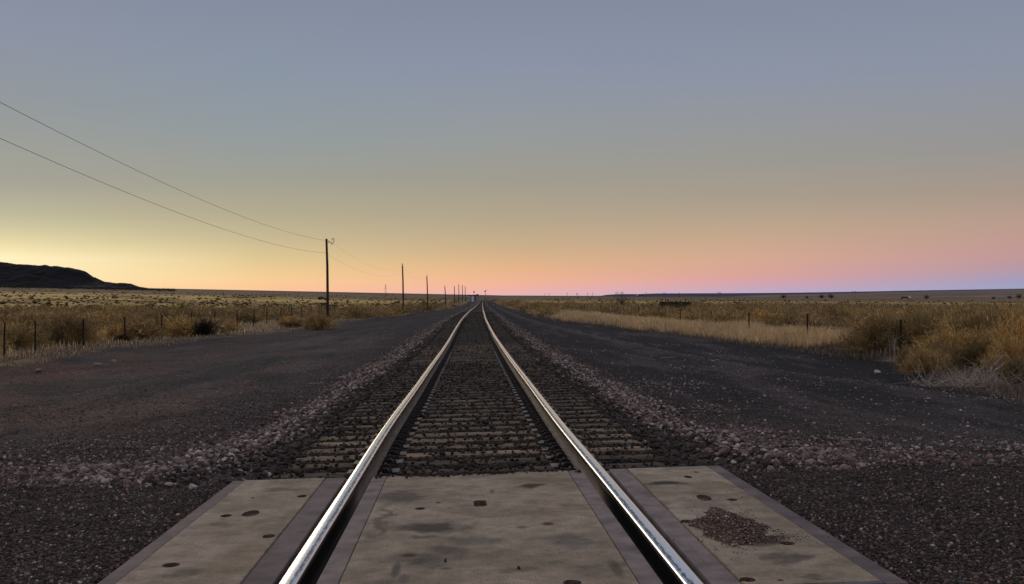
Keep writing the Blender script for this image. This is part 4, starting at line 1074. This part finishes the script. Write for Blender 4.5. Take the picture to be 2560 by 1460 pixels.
# dark wooden corral wall (loading pen)
d = 212.; x0, x1 = (1651-1280)/F*d, (1728-1280)/F*d; z0 = gz((x0+x1)/2, d)
root = empty('wooden_pen', ((x0+x1)/2, d, z0)); tag(root, 'low dark wooden pen with plank walls and posts in the brush', 'cattle pen')
w = (x1-x0)/2
def plank_wall(xa, ya, xb, yb, rows):
    m = MB(); L = math.hypot(xb-xa, yb-ya); an = math.atan2(yb-ya, xb-xa)
    for kk in range(rows):
        M = Matrix.Translation((xa, ya, .15+kk*.23)) @ Matrix.Rotation(an, 4, 'Z') @ Matrix.Rotation(random.uniform(-.006, .006), 4, 'Y'); m.box((0, -.02, 0), (L, .02, .205), M)
    m.build('plank_wall', M_PLANK, root)
ztop = CZ - (753-HOR)/F*d - z0; rows = max(5, int(ztop/.23))
plank_wall(-w, 0, w, .0, rows); plank_wall(-w, 2.6, w, 2.8, rows); plank_wall(w, 0, w, 2.8, rows); plank_wall(-w, 0, -w, 2.6, rows-1)
for (xx, hh_) in ((-w, .15), (-w+.35, .42), (-w+.95, .38), (-w+2.2, .05), (0, .05), (w-1.15, .42), (w-.5, .2), (w-.02, .12)):
    m = MB(); m.tube([(xx, -.1, -.2), (xx+.01, -.1, ztop+hh_)], [.09, .08], 7); m.build('post', M_PLANK, root)
xg = (1629-1280)/F*d
root = empty('gate_post', (xg, d, gz(xg, d))); tag(root, 'single dark wooden post left of the wooden pen', 'post'); m = MB(); m.tube([(0, 0, -.2), (0, .01, 1.3)], [.11, .1], 7); m.build('post_body', M_PLANK, root)

# ------------------------------------------------------------------ utility poles and wires
poles = [(816, 597, 819, 818, 77), (1006, 664, 1008, 783, 150), (1067, 691, 1069, 762, 214), (1112, 716, 1114, 762, 315), (1136, 716, 1136, 757, 425), (1147, 711, 1147, 752, 505), (1156, 713, 1156, 750, 595), (1163, 716, 1163, 748, 690)]
labs = ['nearest and tallest utility pole, dark brown with a metal bracket at its top', 'second utility pole along the left side of the track', 'third utility pole, leaning slightly, left of the track', 'short fourth utility pole left of the track',
        'fifth utility pole, before the close row near the horizon', 'sixth utility pole, topping the close far row', 'seventh utility pole in the far row', 'eighth and farthest utility pole, beside the low building']
ptop = []
for i, (xt, yt, xb_, yb_, d) in enumerate(poles):
    T = at(xt, yt, d); B_ = at(xb_, yb_, d); zb = gz(B_.x, d)
    root = empty('utility_pole', (B_.x, d, zb)); tag(root, labs[i], 'utility pole', 'utility poles left of the track')
    H = T.z - zb; lx = T.x - B_.x; m = MB(); r0 = .10 if i == 0 else .09 + d*.00018
    m.tube([(0, 0, -.4), (lx*.15+.02, 0, H*.3), (lx*.6+.03, 0, H*.7), (lx, 0, H)], [r0, r0*.93, r0*.84, r0*.74], 10); m.build('shaft', M_POLE, root, 0, True)
    if i == 0:
        m = MB(); m.tube([(lx+.1, 0, H-.22), (lx+.34, 0, H-.27)], .022, 6); m.tube([(lx+.1, 0, H-.10), (lx+.2, 0, H-.24)], .015, 6)
        loop = [(lx+.42+.09*math.cos(a)+.05*math.sin(a), .0, H-.17+.20*math.sin(a)) for a in np.linspace(-2.6, 2.9, 16)]
        m.tube(loop, .022, 6); m.build('bracket', M_DARKST, root, 0, True)
    else:
        m = MB(); m.tube([(lx, 0, H-.02), (lx, 0, H+.16)], .03, 6); m.tube([(lx-.09, 0, H+.2), (lx+.09, 0, H+.2)], .06, 6); m.build('insulator', M_DARKST, root)
    ptop.append((Vector((T.x, d, T.z)), lx))
A1 = at(827, 603, 77); A2 = at(813, 632, 77)
def wire(label, pts_list, r):
    m = MB(); pts = []
    for (P, Q, sag) in pts_list:
        for k in range(25 if not pts else 25):
            t = k/24; 
            if pts and k == 0: continue
            p = P.lerp(Q, t); p.z -= sag*4*t*(1-t); pts.append(p)
    m.tube(pts, [r if p.y < 77.5 else r*.55 for p in pts], 5)
    return tag(m.build('overhead_wire', M_WIRE, None, 0, True), label, 'wire', 'wires between the utility poles')
B1 = Vector((-10.5, 3.5, CZ+5.52)); B2 = Vector((-10.5, 3.5, CZ+4.76))
N1 = at(1007, 667, 150); N2 = at(1008, 681, 150); T1 = at(1067, 694, 214); T2 = at(1068, 702, 214)
wire('upper thin wire strung to the tops of the utility poles', [(B1, A1, 1.05), (A1, N1, 1.05), (N1, T1, .9)], .006)
wire('lower thin wire from the left of the sky to the utility poles', [(B2, A2, 1.0), (A2, N2, 1.0), (N2, T2, .8)], .006)

# ------------------------------------------------------------------ distant things
def tower(label, px, yt, yb, d, kind, grp='distant transmission towers'):
    T = at(px, yt, d); zb = gz(T.x, d); H = T.z - zb; root = empty('transmission_tower', (T.x, d, zb)); tag(root, label, 'tower', grp)
    s = d/F*.5
    m = MB()
    if kind == 'mast':
        for a in (-1, 1): m.tube([(a*H*.07, 0, 0), (a*H*.015, 0, H)], s*.55, 4)
        for k in range(6): z = H*k/6; w0 = H*(.07-.055*k/6); w1 = H*(.07-.055*(k+1)/6); m.tube([(-w0, 0, z), (w1, 0, H*(k+1)/6)], s*.35, 4)
    elif kind == 'h':
        for a in (-1, 1): m.tube([(a*H*.16, 0, 0), (a*H*.16, 0, H)], s*.6, 5)
    else: m.tube([(0, 0, 0), (0, 0, H)], s*.8, 5)
    m.build('mast', M_TOWER, root)
    m = MB()
    for f, wd in ({'mast': ((.68, .10), (.8, .07)), 'h': ((.9, .32), (.75, .3)), 'pole': ((.92, .12),)}[kind]): m.tube([(-H*wd, 0, H*f), (H*wd, 0, H*f)], s*.5, 4)
    m.build('crossarm', M_TOWER, root)
tower('lattice mast standing on the skyline left of the second utility pole', 964, 711, 733, 1500, 'mast')
for px, yt, kd, d, w_ in ((1362, 733.5, 'pole', 2600, 'leftmost thin tower on the skyline right of the rails'), (1373, 732.5, 'pole', 2600, 'thin tower just right of the leftmost skyline tower'), (1418, 732, 'pole', 2300, 'short dark pole on the flat skyline between the rails and the grey mesa'),
                      (1443, 733, 'h', 2600, 'twin-legged tower on the skyline left of the grey mesa'), (1469, 732, 'pole', 2600, 'left of two thin towers at the left end of the grey mesa'), (1481, 732, 'pole', 2600, 'right of two thin towers at the left end of the grey mesa'),
                      (1542, 729.5, 'h', 2500, 'left leg frame of the pale gantry above the mesa'), (1555, 729.5, 'h', 2500, 'right leg frame of the pale gantry above the mesa'), (1615, 730.5, 'pole', 2600, 'dark thin pole above the white truck cab on the mesa skyline'),
                      (1661, 731, 'h', 2300, 'dark lattice tower above the wooden pen'), (1698, 731.5, 'pole', 2700, 'faint pole right of the tower above the pen'), (1798, 729, 'h', 2700, 'faint twin-legged tower in front of the blue mesa'), (2135, 727, 'h', 2300, 'twin-legged tower right of the bare trees')):
    tower(w_, px, yt, 740, d, kd)

def car_parts(root, L, W, H, body_m, pickup=True):
    m = MB(); h0 = .45
    if pickup: poly = [(-L/2, h0), (L/2, h0), (L/2, h0+.45), (L/2-.9, h0+.58), (L/2-1.5, H), (L/2-2.9, H), (L/2-3.05, h0+.6), (-L/2, h0+.6)]
    else: poly = [(-L/2, h0), (L/2, h0), (L/2, h0+.5), (L/2-1.0, h0+.65), (L/2-1.7, H), (-L/2+.6, H), (-L/2, h0+.7)]
    m.prism(poly, -W/2, W/2); m.build('body', body_m, root, .05)
    m = MB(); m.box((L/2-2.75, -W/2-.01, h0+.68), (L/2-1.6, W/2+.01, H-.12)); m.build('window', M_GLASS, root)
    for x in (-L/2+.85, L/2-.85):
        for y in (-W/2+.1, W/2-.1):
            m = MB(); m.tube([(x, y-.13, .36), (x, y+.13, .36)], .36, 14); m.build('wheel', M_TYRE, root)
d = 520; X = (806-1280)/F*d
root = empty('parked_car', (X, d, gz(X, d)+.4)); tag(root, 'dark blue car parked far off just left of the nearest utility pole', 'car'); car_parts(root, 4.2, 1.8, 1.55, M_BLUEP, False)
root.location.z = CZ - (750-HOR)/F*d
def truck(label, pc, py, d, L, right=True):
    X = (pc-1280)/F*d; root = empty('semi_truck', (X, d, CZ-(py-HOR)/F*d)); tag(root, label, 'truck', 'trucks on the far highway')
    s = 1 if right else -1
    m = MB(); m.prism([(s*L*.28, .9), (s*L*.5, .9), (s*L*.5, 2.2), (s*L*.45, 2.4), (s*L*.42, 3.9), (s*L*.28, 4.1)], -1.2, 1.2); m.build('cab', M_WHITE, root, .08)
    m = MB(); m.box((-L/2, -1.25, 1.2), (L*.25, 1.25, 1.7)); m.box((-L/2+.6, -1.1, 1.7), (L*.2, 1.1, 3.0)) if s > 0 else m.box((-L*.2, -1.1, 1.7), (L/2-.6, 1.1, 2.4)); m.build('trailer', M_BLACK, root, .05)
    for q in (-.45, -.38, .2, .3, .44):
        for yy in (-1.05, 1.05): m = MB(); m.tube([(s*q*L, yy-.15, .5), (s*q*L, yy+.15, .5)], .5, 12); m.build('wheel', M_TYRE, root)
truck('far white-cab truck pulling a dark low trailer across the right plain', 2265, 747.5, 1500, 13.5)
truck('tiny white-cab truck with dark trailer at the foot of the grey mesa', 1601, 741.2, 1900, 14, False)
d = 290; X = (2194-1280)/F*d; root = empty('water_tank', (X, d, gz(X, d))); tag(root, 'small white tank on the ground beyond the far wooden fence', 'tank'); m = MB(); m.tube([(-.3, 0, .5), (.3, 0, .5)], .42, 12); m.build('tank_body', M_WHITE, root, .03, True); m = MB(); m.box((-.25, -.3, -.1), (-.15, .3, .25)); m.box((.15, -.3, -.1), (.25, .3, .25)); m.build('cradle', M_DARKST, root)
# building beside the track near the horizon
d = 620.; X = (1183-1280)/F*d; zb = gz(X, d); H = CZ-(736.5-HOR)/F*d - zb
root = empty('trackside_building', (X, d, zb)); tag(root, 'long low building with dark roof beside the track near the horizon', 'building'); hw = 13*d/F
m = MB(); m.box((-hw, -2.5, -.5), (hw, 2.5, H-.5)); m.build('wall', M_SIDING, root, .02)
m = MB(); m.prism([(-hw-.2, H-.498), (hw+.2, H-.498), (hw+.2, H), (-hw-.2, H-.12)], -2.8, 2.8); m.build('roof', M_ROOF, root)
for k, (a, b, z0_, z1_) in enumerate(((-.25, .1, .1, H-.7), (.35, .5, .5, H-.8))):
    m = MB(); m.box((hw*a, -2.53, z0_), (hw*b, -2.503, z1_)); m.build('door' if k == 0 else 'window', M_WHITE if k == 0 else M_GLASS, root)
d = 640; X = (1194-1280)/F*d; zb = gz(X, d)
root = empty('equipment_hut', (X, d-6, zb)); tag(root, 'small dark hut at the right end of the low building', 'hut'); Hh = CZ-(735.3-HOR)/F*d-zb; m = MB(); m.box((-.45, -1, -.3), (.45, 1, Hh-.25)); m.build('wall', M_ROOF, root, .02); m = MB(); m.box((-.6, -1.2, Hh-.248), (.6, 1.2, Hh)); m.build('roof', M_BLACK, root, .02)
def sign_on_post(name, label, cat, px, ytop, ybot, d, w, h, mat, n=1):
    X = (px-1280)/F*d; zb = gz(X, d); T = CZ-(ytop-HOR)/F*d - zb; root = empty(name, (X, d, zb)); tag(root, label, cat)
    m = MB(); m.tube([(0, .05, -.2), (0, .05, T)], max(.03, d*.00012), 6); m.build('post', M_POST, root); m = MB(); m.box((-w/2, -.03, T-h), (w/2, -.005, T)); m.build('sign_face', mat, root, .005); return root, T
sign_on_post('track_sign', 'small white sign left of the track below the low building', 'sign', 1172, 741.5, 750, 420, .5, .35, M_WHITE)
sign_on_post('track_sign', 'pale green sign on a post left of the track, below the white sign', 'sign', 1171, 749, 762, 260, .55, .22, M_SIGN)
rt, T = sign_on_post('mile_marker', 'small black and white marker in the straw grass right of the track', 'marker', 1433, 779, 788, 105, .24, .12, M_WHITE)
m = MB(); m.box((-.13, -.04, T-.28), (.13, -.01, T-.16)); m.build('black_band', M_BLACK, rt)
# frame of two posts right of the track
d = 250; X = (1232-1280)/F*d; zb = gz(X, d); root = empty('post_frame', (X, d, zb)); tag(root, 'low frame of thin posts at the right foot of the far embankment', 'frame')
for xx in (-.9, .6): m = MB(); m.tube([(xx, 0, -.1), (xx, 0, 1.3)], .05, 6); m.build('post', M_TOWER, root)
m = MB(); m.tube([(-.9, 0, 1.25), (.6, 0, 1.25)], .04, 6); m.build('beam', M_TOWER, root)
# railway signals near the horizon
def signal(label, px, yt, d, heads):
    X = (px-1280)/F*d; zb = gz(X, d); T = CZ-(yt-HOR)/F*d - zb; root = empty('railway_signal', (X, d, zb)); tag(root, label, 'signal')
    m = MB(); m.tube([(0, 0, -.2), (0, 0, T)], .09, 6); m.build('mast', M_TOWER, root)
    for (dx, dz, r_) in heads:
        m = MB(); m.tube([(dx, -.15, T-dz), (dx, -.05, T-dz)], r_, 12); m.tube([(dx, -.15, T-dz+r_*.2), (dx, -.5, T-dz+r_*.2)], r_*.5, 8); m.build('signal_head', M_BLACK, root)
signal('dark two-headed railway signal standing right of the rails on the horizon', 1214, 725.5, 800, [(-.4, .9, .5), (.1, 2.8, .36), (.3, .1, .36)])
signal('small single-headed signal above the low building', 1185, 728, 800, [(0, .5, .6)])
# bare trees on the right plain
def bare_tree(label, px, py, d, h, w, col, seed, grp='bare trees on the far right plain'):
    X = (px-1280)/F*d; r = np.random.default_rng(seed); root = empty('bare_tree', (X, d, CZ-(py-HOR)/F*d)); tag(root, label, 'tree', grp)
    m = MB(); tw = d/F*.22; m.tube([(0, 0, -1.5), (0, 0, h*.35)], [h*.035, h*.025], 6); m.build('trunk', M_TRUNK, root)
    m = MB()
    for i in range(70):
        a = r.uniform(0, 6.28); el = r.uniform(.25, 1.35); L = h*r.uniform(.45, .8)
        dv = Vector((math.cos(a)*math.cos(el)*w/h*1.3, math.sin(a)*math.cos(el)*w/h*1.3, math.sin(el)))
        p0 = Vector((0, 0, h*r.uniform(.08, .35))); pts = [p0, p0+dv*L*.5+Vector(r.normal(size=3))*h*.03, p0+dv*L+Vector(r.normal(size=3))*h*.05]
        m.tube(pts, [tw*1.1, tw*.8, tw*.35], 3)
        for _ in range(4):
            q = pts[1].lerp(pts[2], r.random()); m.tube([q, q+Vector(r.normal(size=3))*h*.10+Vector((0, 0, h*.05))], [tw*.5, tw*.25], 3)
    m.build('crown', M_TRUNK, root)
M_TRUNK = mat_simple('bare_branches', (.075, .052, .045), .9, 0, .3, 2)
bare_tree('leafless tree, larger of the touching pair on the right plain', 2078, 747, 1100, 5.2, 5, 0, 1)
bare_tree('leafless tree, smaller of the touching pair on the right plain', 2054, 747, 1100, 4.6, 4.5, 0, 2)
bare_tree('lone leafless tree left of the bare tree pair', 1958, 747, 1100, 4.6, 4.6, 0, 3)
bare_tree('small leafless tree between the lone tree and the pair', 2017, 747, 1100, 3.0, 2.6, 0, 4)
bare_tree('leafless tree right of the far white-cab truck', 2316, 748, 1100, 4.4, 4.5, 0, 5)
bare_tree('leafless tree near the right edge of the plain, the larger one', 2548, 748, 1000, 5.0, 4.6, 0, 6)
bare_tree('low leafless tree near the right edge, left of the larger one', 2525, 748, 1000, 3.4, 3.4, 0, 7)
bare_tree('small leafless tree on the plain between the truck tree and the right edge', 2484, 749, 1000, 2.8, 2.6, 0, 8)
x_, y_ = (1557-1280)/F*190, 190
bare_tree('dark leafless shrub-like tree in the brush left of the wooden pen', 1557, 768, 190, 2.4, 2.4, 0, 9, None)

def stick(label, px, py, H, L, ang, r_=.006):
    d = H*F/(py-HOR); X = (px-1280)/F*d; root = empty('dry_stick', (X, d, gz(X, d)+.012), ang); tag(root, label, 'stick')
    m = MB(); m.tube([(-L/2, 0, .004), (-L*.1, L*.03, .012), (L/2, -L*.02, .02)], [r_*.6, r_, r_*.5], 6); m.build('twig_body', M_DEAD, root)
stick('pale short stick lying at the foot of the left ballast shoulder', 584, 1077, 1.5, .13, .5)
stick('thin pale stick on the gravel at the right, above the right panel', 2135, 1122, 1.5, .22, -.2)
stick('pale stick on the black cinders below the straw grass', 1670, 887, 2.0, .55, .1, .012)
stick('thin pale stick near the far middle of the left dirt yard', 790, 955, 1.9, .35, -.1, .008)
